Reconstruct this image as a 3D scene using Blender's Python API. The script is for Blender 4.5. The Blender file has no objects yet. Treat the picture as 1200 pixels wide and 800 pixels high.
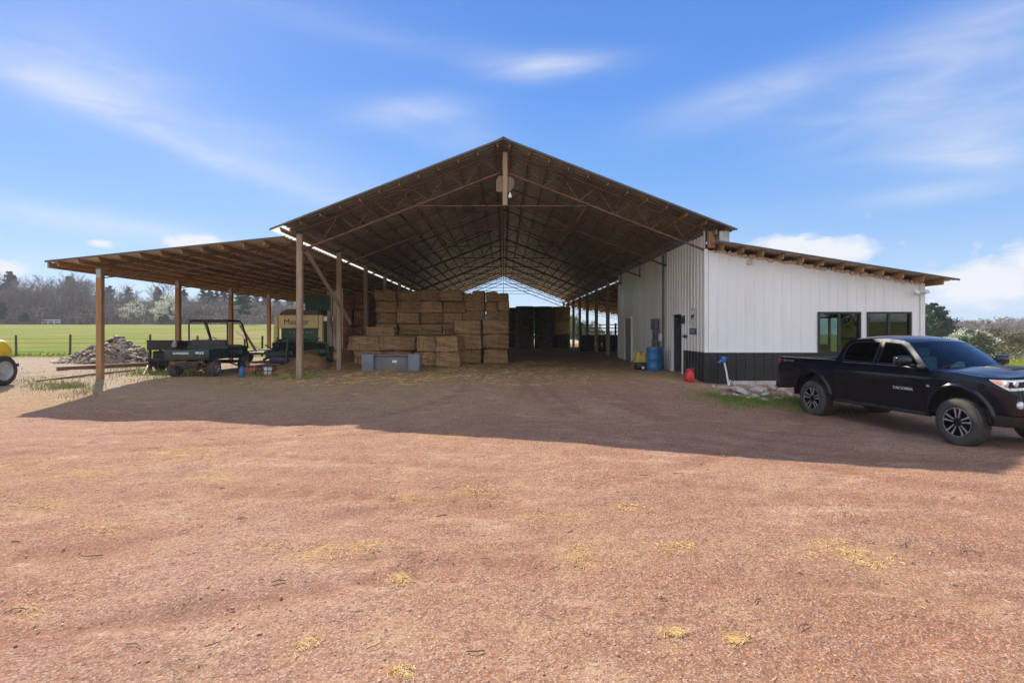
import bpy, bmesh, math, random
from mathutils import Vector, Matrix, noise
from mathutils.geometry import tessellate_polygon
R = math.radians
PI = math.pi
random.seed(11)
sc = bpy.context.scene
COL = sc.collection

# ------------------------------------------------------------------ camera
cam_d = bpy.data.cameras.new('camera')
cam = bpy.data.objects.new('camera', cam_d)
COL.objects.link(cam)
cam.location = (0, 0, 1.5)
cam.rotation_euler = (R(90), 0, 0)
cam_d.sensor_width = 36
cam_d.lens = 36 * 650 / 1200
cam_d.shift_x = 10 / 1200
cam_d.shift_y = -13 / 1200
cam_d.clip_start = 0.05
cam_d.clip_end = 5000
sc.camera = cam

# ------------------------------------------------------------------ render look
sc.view_settings.view_transform = 'Standard'
sc.view_settings.look = 'None'
sc.view_settings.gamma = 1
sc.view_settings.exposure = 1.2
sc.render.engine = 'CYCLES'
sc.cycles.use_denoising = True
sc.cycles.max_bounces = 10
sc.cycles.diffuse_bounces = 5
sc.cycles.glossy_bounces = 4
sc.cycles.transmission_bounces = 6
sc.cycles.transparent_max_bounces = 16
sc.cycles.sample_clamp_indirect = 8

SUN_AZ, SUN_EL = R(35), R(34.0)       # azimuth to the left of +Y
sun_dir = Vector((-math.sin(SUN_AZ) * math.cos(SUN_EL), math.cos(SUN_AZ) * math.cos(SUN_EL), math.sin(SUN_EL)))
sd = bpy.data.lights.new('sun', 'SUN')
sd.energy = 3.6
sd.angle = R(0.5)
sd.color = (1.0, 0.92, 0.80)
sun = bpy.data.objects.new('sun', sd)
COL.objects.link(sun)
sun.location = (-30, 60, 60)
sun.rotation_euler = sun_dir.to_track_quat('Z', 'Y').to_euler()
SKY_STRENGTH = 0.14
HAZE_DENSITY = 0.00042


class NT:
    """small wrapper to write node trees as expressions"""
    def __init__(s, nt):
        s.nt = nt
        s.x = 0

    def n(s, typ, **kw):
        nd = s.nt.nodes.new(typ)
        s.x += 40
        nd.location = (s.x, 0)
        for k, v in kw.items():
            setattr(nd, k, v)
        return nd

    def put(s, sock, v):
        if isinstance(v, bpy.types.NodeSocket):
            s.nt.links.new(v, sock)
        else:
            if hasattr(sock.default_value, '__len__') and isinstance(v, (tuple, list)) and len(sock.default_value) == 4 and len(v) == 3:
                v = (*v, 1)
            sock.default_value = v

    def math(s, op, a, b=0.0, c=None, clamp=False):
        nd = s.n('ShaderNodeMath', operation=op, use_clamp=clamp)
        s.put(nd.inputs[0], a)
        s.put(nd.inputs[1], b)
        if c is not None:
            s.put(nd.inputs[2], c)
        return nd.outputs[0]

    def mix(s, f, a, b, blend='MIX'):
        nd = s.n('ShaderNodeMix', data_type='RGBA', blend_type=blend)
        s.put(nd.inputs[0], f)
        s.put(nd.inputs[6], a)
        s.put(nd.inputs[7], b)
        return nd.outputs[2]

    def noise(s, vec, scale, detail=5, rough=0.55, dist=0.0):
        nd = s.n('ShaderNodeTexNoise')
        if vec is not None:
            s.put(nd.inputs['Vector'], vec)
        nd.inputs['Scale'].default_value = scale
        nd.inputs['Detail'].default_value = detail
        nd.inputs['Roughness'].default_value = rough
        nd.inputs['Distortion'].default_value = dist
        return nd.outputs[0]

    def ramp(s, v, lo, hi, a=0.0, b=1.0):
        nd = s.n('ShaderNodeMapRange', clamp=True)
        s.put(nd.inputs[0], v)
        nd.inputs[1].default_value = lo
        nd.inputs[2].default_value = hi
        nd.inputs[3].default_value = a
        nd.inputs[4].default_value = b
        return nd.outputs[0]

    def mapping(s, vec, scale=(1, 1, 1), rot=(0, 0, 0), loc=(0, 0, 0)):
        nd = s.n('ShaderNodeMapping')
        s.put(nd.inputs[0], vec)
        nd.inputs['Scale'].default_value = scale
        nd.inputs['Rotation'].default_value = rot
        nd.inputs['Location'].default_value = loc
        return nd.outputs[0]


# ------------------------------------------------------------------ world: sky with thin cirrus and low cumulus
world = bpy.data.worlds.new('World')
sc.world = world
world.use_nodes = True
wt = NT(world.node_tree)
world.node_tree.nodes.clear()
sky = wt.n('ShaderNodeTexSky', sky_type='NISHITA', sun_disc=False)
sky.sun_elevation = SUN_EL
sky.sun_rotation = -SUN_AZ
sky.air_density = 1.0
sky.dust_density = 0.35
sky.ozone_density = 2.2
tc = wt.n('ShaderNodeTexCoord')
sp = wt.n('ShaderNodeSeparateXYZ')
wt.put(sp.inputs[0], tc.outputs['Generated'])
az = wt.math('ARCTAN2', sp.outputs[0], sp.outputs[1])
el = wt.math('ARCSINE', sp.outputs[2])
cb = wt.n('ShaderNodeCombineXYZ')
wt.put(cb.inputs[0], az)
wt.put(cb.inputs[1], el)
angles = cb.outputs[0]
streak = wt.noise(wt.mapping(angles, (3, 13, 1), (0, 0, R(8))), 1.6, 7, 0.58, 0.6)
streak = wt.ramp(streak, 0.32, 0.74)
puff = wt.noise(wt.mapping(angles, (12, 22, 1)), 1.7, 7, 0.6, 0.4)


def sky_blob(px, py, sx, sy, rot):
    a0 = math.atan((px - 590) / 650)
    e0 = math.atan((387 - py) / 650 * math.cos(a0))
    k = math.cos(a0)
    c, s_ = math.cos(R(rot)), math.sin(R(rot))
    dx = wt.math('SUBTRACT', az, a0)
    dy = wt.math('SUBTRACT', el, e0)
    u = wt.math('ADD', wt.math('MULTIPLY', dx, c), wt.math('MULTIPLY', dy, s_))
    v = wt.math('SUBTRACT', wt.math('MULTIPLY', dy, c), wt.math('MULTIPLY', dx, s_))
    u = wt.math('MULTIPLY', u, 650 / (sx * k * k))
    v = wt.math('MULTIPLY', v, 650 / (sy * k))
    r2 = wt.math('ADD', wt.math('MULTIPLY', u, u), wt.math('MULTIPLY', v, v))
    return wt.math('POWER', 2.718, wt.math('MULTIPLY', r2, -1.0)), v


cirrus = None
for px, py, sx, sy, rot, w in [
        (95, 92, 120, 44, -4, .46), (190, 160, 260, 13, -15, .38), (640, 79, 70, 12, 2, .62), (485, 133, 72, 17, 4, .5),
        (545, 163, 50, 16, 0, .3), (890, 112, 120, 22, 8, .46), (1070, 84, 160, 40, 20, .36), (1120, 150, 160, 40, -4, .38),
        (1150, 182, 95, 18, -8, .5), (1090, 228, 85, 12, 0, .42), (90, 258, 170, 13, -4, .6), (330, 195, 190, 38, -14, .28),
        (1240, 30, 160, 60, 10, .28), (450, 45, 200, 14, -5, .14), (700, 300, 700, 40, 0, .12)]:
    b, _v = sky_blob(px, py, sx, sy, rot)
    b = wt.math('MULTIPLY', b, w)
    cirrus = b if cirrus is None else wt.math('ADD', cirrus, b)
cirrus = wt.math('MULTIPLY', cirrus, wt.ramp(streak, 0, 1, 0.36, 1.1))
cumulus = None
for px, py, sx, sy, rot, w in [
        (232, 286, 46, 13, 4, .95), (945, 294, 85, 19, -3, .95), (1165, 330, 110, 30, 3, .9), (8, 316, 34, 13, 0, .85),
        (116, 285, 20, 6, 0, .65), (150, 312, 90, 12, 0, .5), (1010, 345, 120, 14, 0, .35), (1240, 320, 90, 34, 0, .9),
        (-60, 300, 60, 26, 0, .8)]:
    b, _v = sky_blob(px, py, sx, sy, rot)
    b = wt.math('MULTIPLY', b, w)
    cumulus = b if cumulus is None else wt.math('MAXIMUM', cumulus, b)
cum = wt.ramp(wt.math('ADD', cumulus, wt.ramp(puff, 0.25, 0.75, -0.30, 0.36)), 0.28, 0.66)
back = wt.math('MULTIPLY', wt.ramp(puff, 0.40, 0.62, 0, 0.9), wt.ramp(sp.outputs[1], 0.0, -0.3))  # unseen clouds behind the camera, added to brighten the shade
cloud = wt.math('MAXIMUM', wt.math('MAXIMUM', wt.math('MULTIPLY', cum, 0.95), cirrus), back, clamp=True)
cloud = wt.math('MULTIPLY', cloud, wt.ramp(el, 0.0, 0.03))
# clear air: deep blue above, pale towards the horizon, blended with the physical sky
K = 1.0 / (SKY_STRENGTH * 2 ** sc.view_settings.exposure)
cr = wt.n('ShaderNodeValToRGB')
wt.put(cr.inputs[0], wt.ramp(el, 0.0, 1.0))
els = cr.color_ramp.elements
stops = [(0.0, (.56, .70, .91)), (.06, (.41, .61, .89)), (.14, (.25, .48, .87)), (.26, (.140, .365, .84)), (.40, (.085, .28, .80)), (.54, (.068, .235, .73)), (1.0, (.055, .18, .56))]
while len(els) < len(stops): els.new(0.5)
for e_, (q_, c_) in zip(els, stops):
    e_.position = q_
    e_.color = (*c_, 1)
grad = wt.mix(1.0, cr.outputs[0], (K, K, K, 1), 'MULTIPLY')
clear = wt.mix(0.92, sky.outputs[0], grad)
lum = wt.mix(wt.ramp(sp.outputs[1], 0.1, -0.25), (.90 * K, .92 * K, .97 * K, 1), (2.5 * K, 2.36 * K, 2.2 * K, 1))   # clouds behind the camera, made extra bright as added fill for shaded faces
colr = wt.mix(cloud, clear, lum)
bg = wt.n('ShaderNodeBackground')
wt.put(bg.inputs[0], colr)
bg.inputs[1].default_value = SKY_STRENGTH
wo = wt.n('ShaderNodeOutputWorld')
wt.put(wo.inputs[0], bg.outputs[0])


# ------------------------------------------------------------------ materials
MATS = {}


def surf(name, c1, c2=None, scale=4.0, rough=0.75, metal=0.0, bump=0.0, bscale=None, stretch=(1, 1, 1), lo=0.35, hi=0.65,
         rnd=0.0, coat=0.0, c3=None, s3=0.8, m3=(0.5, 0.7), spec=0.5, detail=6, bdist=0.02, alpha=None):
    if name in MATS:
        return MATS[name]
    m = bpy.data.materials.new(name)
    m.use_nodes = True
    t = NT(m.node_tree)
    bs = m.node_tree.nodes['Principled BSDF']
    co = t.n('ShaderNodeTexCoord').outputs['Object']
    vec = t.mapping(co, stretch)
    if rnd:
        oi = t.n('ShaderNodeObjectInfo')
        off = t.n('ShaderNodeVectorMath', operation='ADD')
        t.put(off.inputs[0], vec)
        sc_ = t.math('MULTIPLY', oi.outputs['Random'], 37.0)
        cx = t.n('ShaderNodeCombineXYZ')
        t.put(cx.inputs[0], sc_)
        t.put(cx.inputs[1], sc_)
        t.put(off.inputs[1], cx.outputs[0])
        vec = off.outputs[0]
    f = t.ramp(t.noise(vec, scale, detail), lo, hi)
    col = t.mix(f, c1, c2 if c2 else c1)
    if c3:
        f3 = t.ramp(t.noise(t.mapping(co, stretch, (0, 0, 0), (3.1, 1.7, 5.3)), s3, 5), *m3)
        col = t.mix(f3, col, c3)
    if rnd:
        h = t.n('ShaderNodeHueSaturation')
        t.put(h.inputs['Color'], col)
        t.put(h.inputs['Value'], t.ramp(oi.outputs['Random'], 0, 1, 1 - rnd, 1 + rnd))
        col = h.outputs[0]
    t.put(bs.inputs['Base Color'], col)
    t.put(bs.inputs['Roughness'], t.ramp(f, 0, 1, max(0.02, rough - 0.06), min(1, rough + 0.06)))
    bs.inputs['Metallic'].default_value = metal
    bs.inputs['Specular IOR Level'].default_value = spec
    if coat:
        bs.inputs['Coat Weight'].default_value = coat
        bs.inputs['Coat Roughness'].default_value = 0.04
    if bump:
        b = t.n('ShaderNodeBump')
        b.inputs['Strength'].default_value = bump
        b.inputs['Distance'].default_value = bdist
        t.put(b.inputs['Height'], t.noise(vec, bscale or scale * 3, 5, 0.6))
        t.put(bs.inputs['Normal'], b.outputs[0])
    MATS[name] = m
    return m


def glass(name, tint=(0.5, 0.6, 0.6), see=0.6, rough=0.0, refl=1.0):
    m = bpy.data.materials.new(name)
    m.use_nodes = True
    t = NT(m.node_tree)
    m.node_tree.nodes.clear()
    lw = t.n('ShaderNodeLayerWeight')
    lw.inputs[0].default_value = .5
    fres = t.math('ADD', t.math('MULTIPLY', t.math('POWER', lw.outputs['Facing'], 4.0), .9), .05)
    tr = t.n('ShaderNodeBsdfTransparent')
    tr.inputs[0].default_value = (*[c * see for c in tint], 1)
    gl = t.n('ShaderNodeBsdfGlossy')
    gl.inputs['Roughness'].default_value = rough
    mx = t.n('ShaderNodeMixShader')
    t.put(mx.inputs[0], t.math('MULTIPLY', fres, refl, clamp=True))
    t.put(mx.inputs[1], tr.outputs[0])
    t.put(mx.inputs[2], gl.outputs[0])
    o = t.n('ShaderNodeOutputMaterial')
    t.put(o.inputs[0], mx.outputs[0])
    return m


# ------------------------------------------------------------------ mesh builder
def rotz(a):
    return Matrix.Rotation(a, 4, 'Z')


class MB:
    def __init__(s):
        s.v, s.f, s.mi = [], [], []

    def add(s, vs, fs, mi=0, X=None):
        n = len(s.v)
        s.v += [tuple(X @ Vector(p)) if X else tuple(p) for p in vs]
        s.f += [tuple(i + n for i in f) for f in fs]
        s.mi += [mi] * len(fs)
        return s

    def box(s, c, d, X=None, mi=0, bev=0.0, rz=0.0):
        x, y, z = d[0] / 2, d[1] / 2, d[2] / 2
        M0 = Matrix.Translation(Vector(c)) @ rotz(rz)
        if X:
            M0 = X @ M0
        if not bev:
            vs = [(i * x, j * y, k * z) for i in (-1, 1) for j in (-1, 1) for k in (-1, 1)]
            fs = [(0, 1, 3, 2), (4, 6, 7, 5), (0, 4, 5, 1), (2, 3, 7, 6), (0, 2, 6, 4), (1, 5, 7, 3)]
            return s.add(vs, fs, mi, M0)
        b = min(bev, x * .95, y * .95, z * .95)
        bm = bmesh.new()
        bmesh.ops.create_cube(bm, size=1)
        for v in bm.verts:
            v.co = Vector((v.co.x * 2 * x, v.co.y * 2 * y, v.co.z * 2 * z))
        bmesh.ops.bevel(bm, geom=bm.edges[:], offset=b, segments=2, affect='EDGES', profile=0.5)
        bm.verts.index_update()
        vs = [v.co.copy() for v in bm.verts]
        fs = [tuple(v.index for v in f.verts) for f in bm.faces]
        bm.free()
        return s.add(vs, fs, mi, M0)

    def beam(s, p0, p1, w, h, up=(0, 0, 1), mi=0, bev=0.0, X=None):
        p0, p1 = Vector(p0), Vector(p1)
        d = p1 - p0
        L = d.length
        d.normalize()
        u = Vector(up)
        if abs(d.dot(u)) > .98:
            u = Vector((0, 1, 0))
        r = d.cross(u).normalized()
        u = r.cross(d)
        M3 = Matrix((d, r, u)).transposed().to_4x4()
        M0 = Matrix.Translation((p0 + p1) / 2) @ M3
        if X:
            M0 = X @ M0
        return s.box((0, 0, 0), (L, w, h), M0, mi, bev)

    def tube(s, pts, r, n=8, mi=0, cap=True, X=None):
        pts = [Vector(p) for p in pts]
        rs = r if isinstance(r, (list, tuple)) else [r] * len(pts)
        vs, fs = [], []
        prev = None
        for i, p in enumerate(pts):
            a = pts[max(0, i - 1)]
            b = pts[min(len(pts) - 1, i + 1)]
            d = (b - a).normalized()
            if prev is None:
                ref = Vector((0, 0, 1)) if abs(d.z) < .9 else Vector((1, 0, 0))
                u = d.cross(ref).normalized()
            else:
                u = (prev - d * prev.dot(d)).normalized()
            prev = u
            w = d.cross(u)
            for k in range(n):
                t = 2 * PI * k / n
                vs.append(p + (u * math.cos(t) + w * math.sin(t)) * rs[i])
        for i in range(len(pts) - 1):
            for k in range(n):
                k2 = (k + 1) % n
                fs.append((i * n + k, i * n + k2, (i + 1) * n + k2, (i + 1) * n + k))
        if cap:
            fs.append(tuple(range(n))[::-1])
            fs.append(tuple(range((len(pts) - 1) * n, len(pts) * n)))
        return s.add(vs, fs, mi, X)

    def lathe(s, prof, n=24, mi=0, X=None, cap=True):
        vs, fs = [], []
        for (r, z) in prof:
            for k in range(n):
                t = 2 * PI * k / n
                vs.append((r * math.cos(t), r * math.sin(t), z))
        for i in range(len(prof) - 1):
            for k in range(n):
                k2 = (k + 1) % n
                fs.append((i * n + k, i * n + k2, (i + 1) * n + k2, (i + 1) * n + k))
        if cap and prof[0][0] > 1e-6:
            fs.append(tuple(range(n))[::-1])
        if cap and prof[-1][0] > 1e-6:
            fs.append(tuple(range((len(prof) - 1) * n, len(prof) * n)))
        return s.add(vs, fs, mi, X)

    def grid(s, rows, mi=0, X=None, flip=False):
        n, m = len(rows), len(rows[0])
        vs = [p for r in rows for p in r]
        fs = []
        for i in range(n - 1):
            for j in range(m - 1):
                q = (i * m + j, i * m + j + 1, (i + 1) * m + j + 1, (i + 1) * m + j)
                fs.append(q[::-1] if flip else q)
        return s.add(vs, fs, mi, X)

    def prism(s, poly, h0, h1, X=None, mi=0, holes=()):
        """2-D polygon (with holes) in local XY, extruded from h0 to h1 along local Z"""
        loops = [list(poly)] + [list(h) for h in holes]
        flat = [p for l in loops for p in l]
        tris = tessellate_polygon([[Vector((p[0], p[1], 0)) for p in l] for l in loops])
        n = len(flat)
        vs = [(p[0], p[1], h0) for p in flat] + [(p[0], p[1], h1) for p in flat]
        fs = [tuple(t) for t in tris] + [tuple(i + n for i in t[::-1]) for t in tris]
        k = 0
        for l in loops:
            m = len(l)
            for i in range(m):
                a, b = k + i, k + (i + 1) % m
                fs.append((a, b, b + n, a + n))
            k += m
        return s.add(vs, fs, mi, X)

    def rock(s, c, r, seed, mi=0, flat=0.7, sub=1):
        bm = bmesh.new()
        bmesh.ops.create_icosphere(bm, subdivisions=sub, radius=1)
        o = Vector((seed * 3.17, seed * 1.31, seed * 7.7))
        ax = (1 + .5 * math.sin(seed * 2.3), 1 + .4 * math.cos(seed * 5.1), flat)
        q = Matrix.Rotation(seed * 1.7, 3, 'Z') @ Matrix.Rotation(.4 * math.sin(seed * 9), 3, 'X')
        bm.verts.index_update()
        vs = []
        for v in bm.verts:
            k = 1 + .38 * noise.noise(v.co * 1.3 + o)
            p = Vector((v.co.x * ax[0], v.co.y * ax[1], v.co.z * ax[2])) * k * r
            vs.append(q @ p + Vector(c))
        fs = [tuple(v.index for v in f.verts) for f in bm.faces]
        bm.free()
        return s.add(vs, fs, mi)

    def mesh(s, name, mats, smooth=None):
        me = bpy.data.meshes.new(name)
        me.from_pydata(s.v, [], s.f)
        for m in (mats if isinstance(mats, (list, tuple)) else [mats]):
            me.materials.append(m)
        if any(s.mi):
            me.polygons.foreach_set('material_index', s.mi)
        if smooth is not None:
            me.polygons.foreach_set('use_smooth', [True] * len(me.polygons))
            me.update()
            if smooth < 170:
                me.set_sharp_from_angle(angle=R(smooth))
        me.validate()
        me.update()
        return me

    def build(s, name, mats, parent=None, smooth=None, world=False):
        """link as one object; world=True: vertices were given in world space"""
        if parent is not None and world:
            root = parent
            off = Vector((0, 0, 0))
            while root is not None:
                off += root.location
                root = root.parent
            s.v = [tuple(Vector(p) - off) for p in s.v]
        o = bpy.data.objects.new(name, s.mesh(name, mats, smooth))
        COL.objects.link(o)
        if parent is not None:
            o.parent = parent
        return o

    def thing(s, name, mats, label, cat, loc=None, group=None, smooth=None, rz=0.0):
        """link as a top-level thing of one mesh; loc given: vertices are local to it, else re-centred on its base"""
        if loc is None:
            xs, ys, zs = zip(*s.v)
            loc = ((min(xs) + max(xs)) / 2, (min(ys) + max(ys)) / 2, min(zs))
            s.v = [(p[0] - loc[0], p[1] - loc[1], p[2] - loc[2]) for p in s.v]
        o = s.build(name, mats, None, smooth)
        o.location = loc
        o.rotation_euler = (0, 0, rz)
        tag(o, label, cat, group)
        return o


def tag(o, label=None, cat=None, group=None, kind=None):
    if label: o['label'] = label
    if cat: o['category'] = cat
    if group: o['group'] = group
    if kind: o['kind'] = kind
    return o


def empty(name, label, cat, loc=(0, 0, 0), rz=0.0, group=None):
    o = bpy.data.objects.new(name, None)
    o.empty_display_size = 0.2
    COL.objects.link(o)
    o.location = loc
    o.rotation_euler = (0, 0, rz)
    return tag(o, label, cat, group)


def dup(o, loc, rz=None, label=None, group=None, scale=None):
    r = o.copy()
    COL.objects.link(r)
    r.location = loc
    if rz is not None: r.rotation_euler = (0, 0, rz)
    if label: r['label'] = label
    if group: r['group'] = group
    if scale is not None: r.scale = scale if hasattr(scale, '__len__') else (scale,) * 3
    for ch in list(o.children):
        c = ch.copy()
        COL.objects.link(c)
        c.parent = r
        for g in ch.children:
            d = g.copy()
            COL.objects.link(d)
            d.parent = c
    return r


def text_mesh(txt, size, depth, X, mat, name, parent=None, bold=0.0, align='CENTER', world=False):
    cu = bpy.data.curves.new(name, 'FONT')
    cu.body = txt
    cu.size = size
    cu.extrude = depth
    cu.offset = bold
    cu.align_x = align
    cu.align_y = 'CENTER'
    tmp = bpy.data.objects.new(name, cu)
    COL.objects.link(tmp)
    dg = bpy.context.evaluated_depsgraph_get()
    me = bpy.data.meshes.new_from_object(tmp.evaluated_get(dg))
    bpy.data.objects.remove(tmp)
    mb = MB()
    mb.add([v.co for v in me.vertices], [tuple(p.vertices) for p in me.polygons], 0, X)
    return mb.build(name, mat, parent, None, world)


def lerp(a, b, t): return a + (b - a) * t
def sm(a, b, x):
    t = max(0.0, min(1.0, (x - a) / (b - a)))
    return t * t * (3 - 2 * t)
def interp(xs, ys, x):
    if x <= xs[0]: return ys[0]
    for i in range(len(xs) - 1):
        if x <= xs[i + 1]:
            return lerp(ys[i], ys[i + 1], (x - xs[i]) / (xs[i + 1] - xs[i]))
    return ys[-1]


def frame(o, xa, ya, za):
    """matrix with the given origin and axes"""
    m = Matrix((Vector(xa).normalized(), Vector(ya).normalized(), Vector(za).normalized())).transposed().to_4x4()
    return Matrix.Translation(Vector(o)) @ m


# ------------------------------------------------------------------ ground
def gz(x, y):
    y1 = lerp(17.3, 21.5, sm(4, 7, x))
    z = -0.38 * (1 - sm(10.5, y1, y))
    if y > 28:
        w = sm(0, 1, (-x - .18 * y) / (4 + .06 * y))
        z += w * 3.3 * sm(28, 175, y) ** .85
        z += w * 15 * sm(165, 330, y)
        w2 = sm(10, 30, x) * sm(20, 120, y)
        z -= 5.5 * w2
    elif y > 14 and x > 10:
        z -= 5.5 * sm(10, 30, x) * sm(20, 120, y)
    if y > 170:
        z += (y - 170) * .03 * sm(-60, -20, -abs(x)) * 0
    if y < -18:
        z += .02 * (-18 - y) * sm(-18, -40, y)
    return z


def seq(pairs):
    out = [pairs[0][0]]
    for (a, st), (b, st2) in zip(pairs, pairs[1:]):
        x = a
        while x < b - 1e-6:
            t = (x - a) / (b - a)
            x += lerp(st, st2, t)
            out.append(min(x, b))
    return out


ys = seq([(-600, 120), (-60, 8), (0, 1.0), (1.6, .045), (6, .055), (18, .16), (32, .6), (70, 2.5), (220, 12), (900, 120)])
xs = [-x for x in seq([(0, .09), (9, .12), (16, .2), (30, 1), (80, 4), (250, 25), (900, 150)])][::-1][:-1] + \
     seq([(0, .09), (9, .12), (16, .2), (30, 1), (80, 4), (250, 25), (900, 150)])


def relief(x, y):
    if not (-20 < x < 20 and 0 < y < 31): return 0.0
    p = Vector((x, y, 0))
    a = .035 * noise.noise(p * .55) + .018 * noise.noise(p * 1.9 + Vector((7, 3, 1)))
    k = max(0.0, noise.noise(p * .6 + Vector((40, 2, 0))) + .25)
    a += .017 * k * noise.noise(Vector((x * 5.5, y * 5.5, 2)))
    c2 = max(0.0, noise.noise(p * 1.3 + Vector((4, 20, 0))) + .15)
    a += (.005 + .014 * c2) * noise.noise(Vector((x * 10, y * 10, 5)))
    n3 = noise.noise(Vector((x * 7, y * 7, 9)))
    a += .022 * max(0, n3 - .35) * (.4 + 2 * c2)
    inside = sm(16.5, 18.5, y) if abs(x) < 13 else 0
    return a * (1 - .5 * inside)


tufts = [(43, 592, 34, 6), (122, 619, 24, 4), (95, 555, 30, 5), (370, 645, 26, 8), (674, 650, 18, 7), (793, 641, 22, 4), (1000, 648, 44, 6),
         (1030, 661, 20, 5), (480, 583, 24, 4), (358, 758, 16, 10), (860, 747, 12, 5), (40, 718, 16, 6), (970, 634, 18, 3), (465, 678, 14, 5),
         (520, 510, 30, 3), (245, 560, 24, 4), (560, 575, 20, 3), (15, 548, 30, 4), (790, 738, 10, 4), (466, 792, 14, 6), (640, 470, 60, 6), (300, 640, 20, 3),
         (735, 594, 18, 3), (650, 604, 22, 3), (420, 640, 20, 5), (210, 530, 40, 4)]
CH = []
for px, py, wx, wy in tufts:
    y = 650 * 1.88 / (py - 387)
    CH.append(((px - 590) / 650 * y, y, 1.3 * wx / 650 * y, max(.09, 1.6 * wy * y * y / (650 * 1.88))))
import numpy as np
TRACKS = []
for pl in ([(9.5, 5.2), (6, 7.2), (3.4, 9.6), (1.8, 13), (1.2, 18), (1.6, 25)], [(-14, 8.6), (-7, 9.2), (-2.2, 11), (-.4, 14), (.4, 20)],
           [(9, 3.9), (4.5, 5.3), (-1, 7.0), (-7, 8.2), (-14, 9.4)], [(7.5, 8.6), (4.6, 9.4), (2.6, 11.6), (2.0, 15), (2.2, 20)],
           [(-6, 3.0), (-2, 4.6), (3, 7.0), (6.5, 10.2), (7.6, 12.8)], [(-9, 5.2), (-3, 5.6), (2.4, 5.0), (7, 3.6)]):
    q = []
    for (ax_, ay_), (bx_, by_) in zip(pl, pl[1:]):
        for k in range(16): q.append((lerp(ax_, bx_, k / 16), lerp(ay_, by_, k / 16)))
    q = np.array(q)
    for _ in range(8): q[1:-1] = (q[:-2] + q[2:] + q[1:-1] * 2) / 4
    d = np.gradient(q, axis=0)
    d /= np.linalg.norm(d, axis=1, keepdims=True)
    nrm_ = np.stack([-d[:, 1], d[:, 0]], 1)
    for off in (-.8, .8): TRACKS.append(q + nrm_ * off)


IMPR = []
for px, py, wx, dy_, an in ((482, 655, 24, .35, .25), (60, 690, 40, .35, .1), (30, 705, 30, .3, .0), (575, 578, 26, .7, .2), (1140, 640, 40, .5, -.2), (1000, 600, 60, .6, -.3), (250, 470 + 60, 60, 1.0, .1), (690, 560, 50, .8, .3), (860, 690, 30, .25, .5)):
    y = 650 * 1.88 / (py - 387)
    IMPR.append(((px - 590) / 650 * y, y, wx / 650 * y, dy_, an))


def imprint(x, y):
    """short runs of tyre lug marks pressed into the dirt"""
    if not 2 < y < 10: return 0.0
    a = 0.0
    for cx_, cy_, ax_, ay_, an in IMPR:
        u, v = x - cx_, y - cy_
        u, v = u * math.cos(an) + v * math.sin(an), v * math.cos(an) - u * math.sin(an)
        d = (u / ax_) ** 2 + (v / ay_) ** 2
        if d < 4: a += .020 * math.exp(-d * 1.2) * (math.sin(v * 46 + abs(u) * 9) - .2)
    return a


def track_at(x, y):
    if not (-15 < x < 10 and 2 < y < 24): return 0.0
    b = 0.0
    for q in TRACKS:
        dd = np.min((q[:, 0] - x) ** 2 + (q[:, 1] - y) ** 2)
        if dd < .2: b = max(b, math.exp(-dd / .022))
    return b


gv, gf = [], []
fld, bare, strw, grv, lit_, pal_, chf, trk = [], [], [], [], [], [], [], []
for y in ys:
    for x in xs:
        p = Vector((x, y, 0))
        tr_k = track_at(x, y) * sm(-.5, .15, noise.noise(p * .5 + Vector((3, 8, 1))))
        trk.append(tr_k)
        gv.append((x, y, gz(x, y) + relief(x, y) * (1 - .55 * tr_k) - .022 * tr_k + .007 * tr_k * math.sin((x * .8 + y) * 52) + imprint(x, y)))
        w = noise.noise(p * .35) * 1.3 + noise.noise(p * 1.7) * .5
        f = max(sm(30.0, 31.4, y + w * .5) * sm(-9.5, -12.5, x + w * .3),
                sm(13.2, 14.5, x) * sm(16, 19, y + w), sm(62, 66, y + w), sm(17, 19, abs(x) + w) * sm(2, -6, y), sm(-24, -30, y + w),
                sm(15.5, 18, x + w * .6 - .12 * y), sm(24, 32, -x + w))
        fld.append(f)
        # straw dust on the barn floor and its mouth
        s_ = max(sm(14.5, 19.5, y + w * 1.2) * sm(7.6, 5.2, abs(x + 1.4) - 2 + w * .5), .8 * sm(10.2, 13.0, y + w * .9 + .12 * min(0, x)) * sm(3.5, -2.5, x + w * 1.6)) * (1 - f)
        strw.append(s_)
        g_ = sm(12.6, 15.0, y + w * .7 - .12 * (x + 12)) * sm(-7.0, -9.5, x + w * .6) * sm(17.6, 15.6, abs(y - 15.5) + 13)
        g_ = max(sm(13.8, 15.6, y + w * .5) * sm(-9.6, -11.4, x + w * .5 + .0 * y), 0) * (1 - f)
        grv.append(g_)
        lit_.append(sm(150, 162, y + w * 3) * sm(-5, -30, x))
        pal_.append(sm(56, 60, y + w) * sm(112, 92, y + w * 4) * sm(-26, -18, x + w) * sm(40, 28, x + w))
        c_ = 0.0
        if 1 < y < 13:
            for cx_, cy_, ax_, ay_ in CH:
                dx_, dy_ = (x - cx_) / ax_, (y - cy_) / ay_
                d_ = dx_ * dx_ + dy_ * dy_
                if d_ < 6: c_ = max(c_, math.exp(-d_))
            c_ *= sm(-.35, .35, noise.noise(p * 6) + .5 * noise.noise(p * 15))
        chf.append(c_)
        bare.append(sm(.1, .6, noise.noise(p * .25 + Vector((9, 4, 2)))))
m_ = len(xs)
for i in range(len(ys) - 1):
    for j in range(m_ - 1):
        gf.append((i * m_ + j, i * m_ + j + 1, (i + 1) * m_ + j + 1, (i + 1) * m_ + j))
gme = bpy.data.meshes.new('ground')
gme.from_pydata(gv, [], gf)
gme.polygons.foreach_set('use_smooth', [True] * len(gf))
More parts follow.
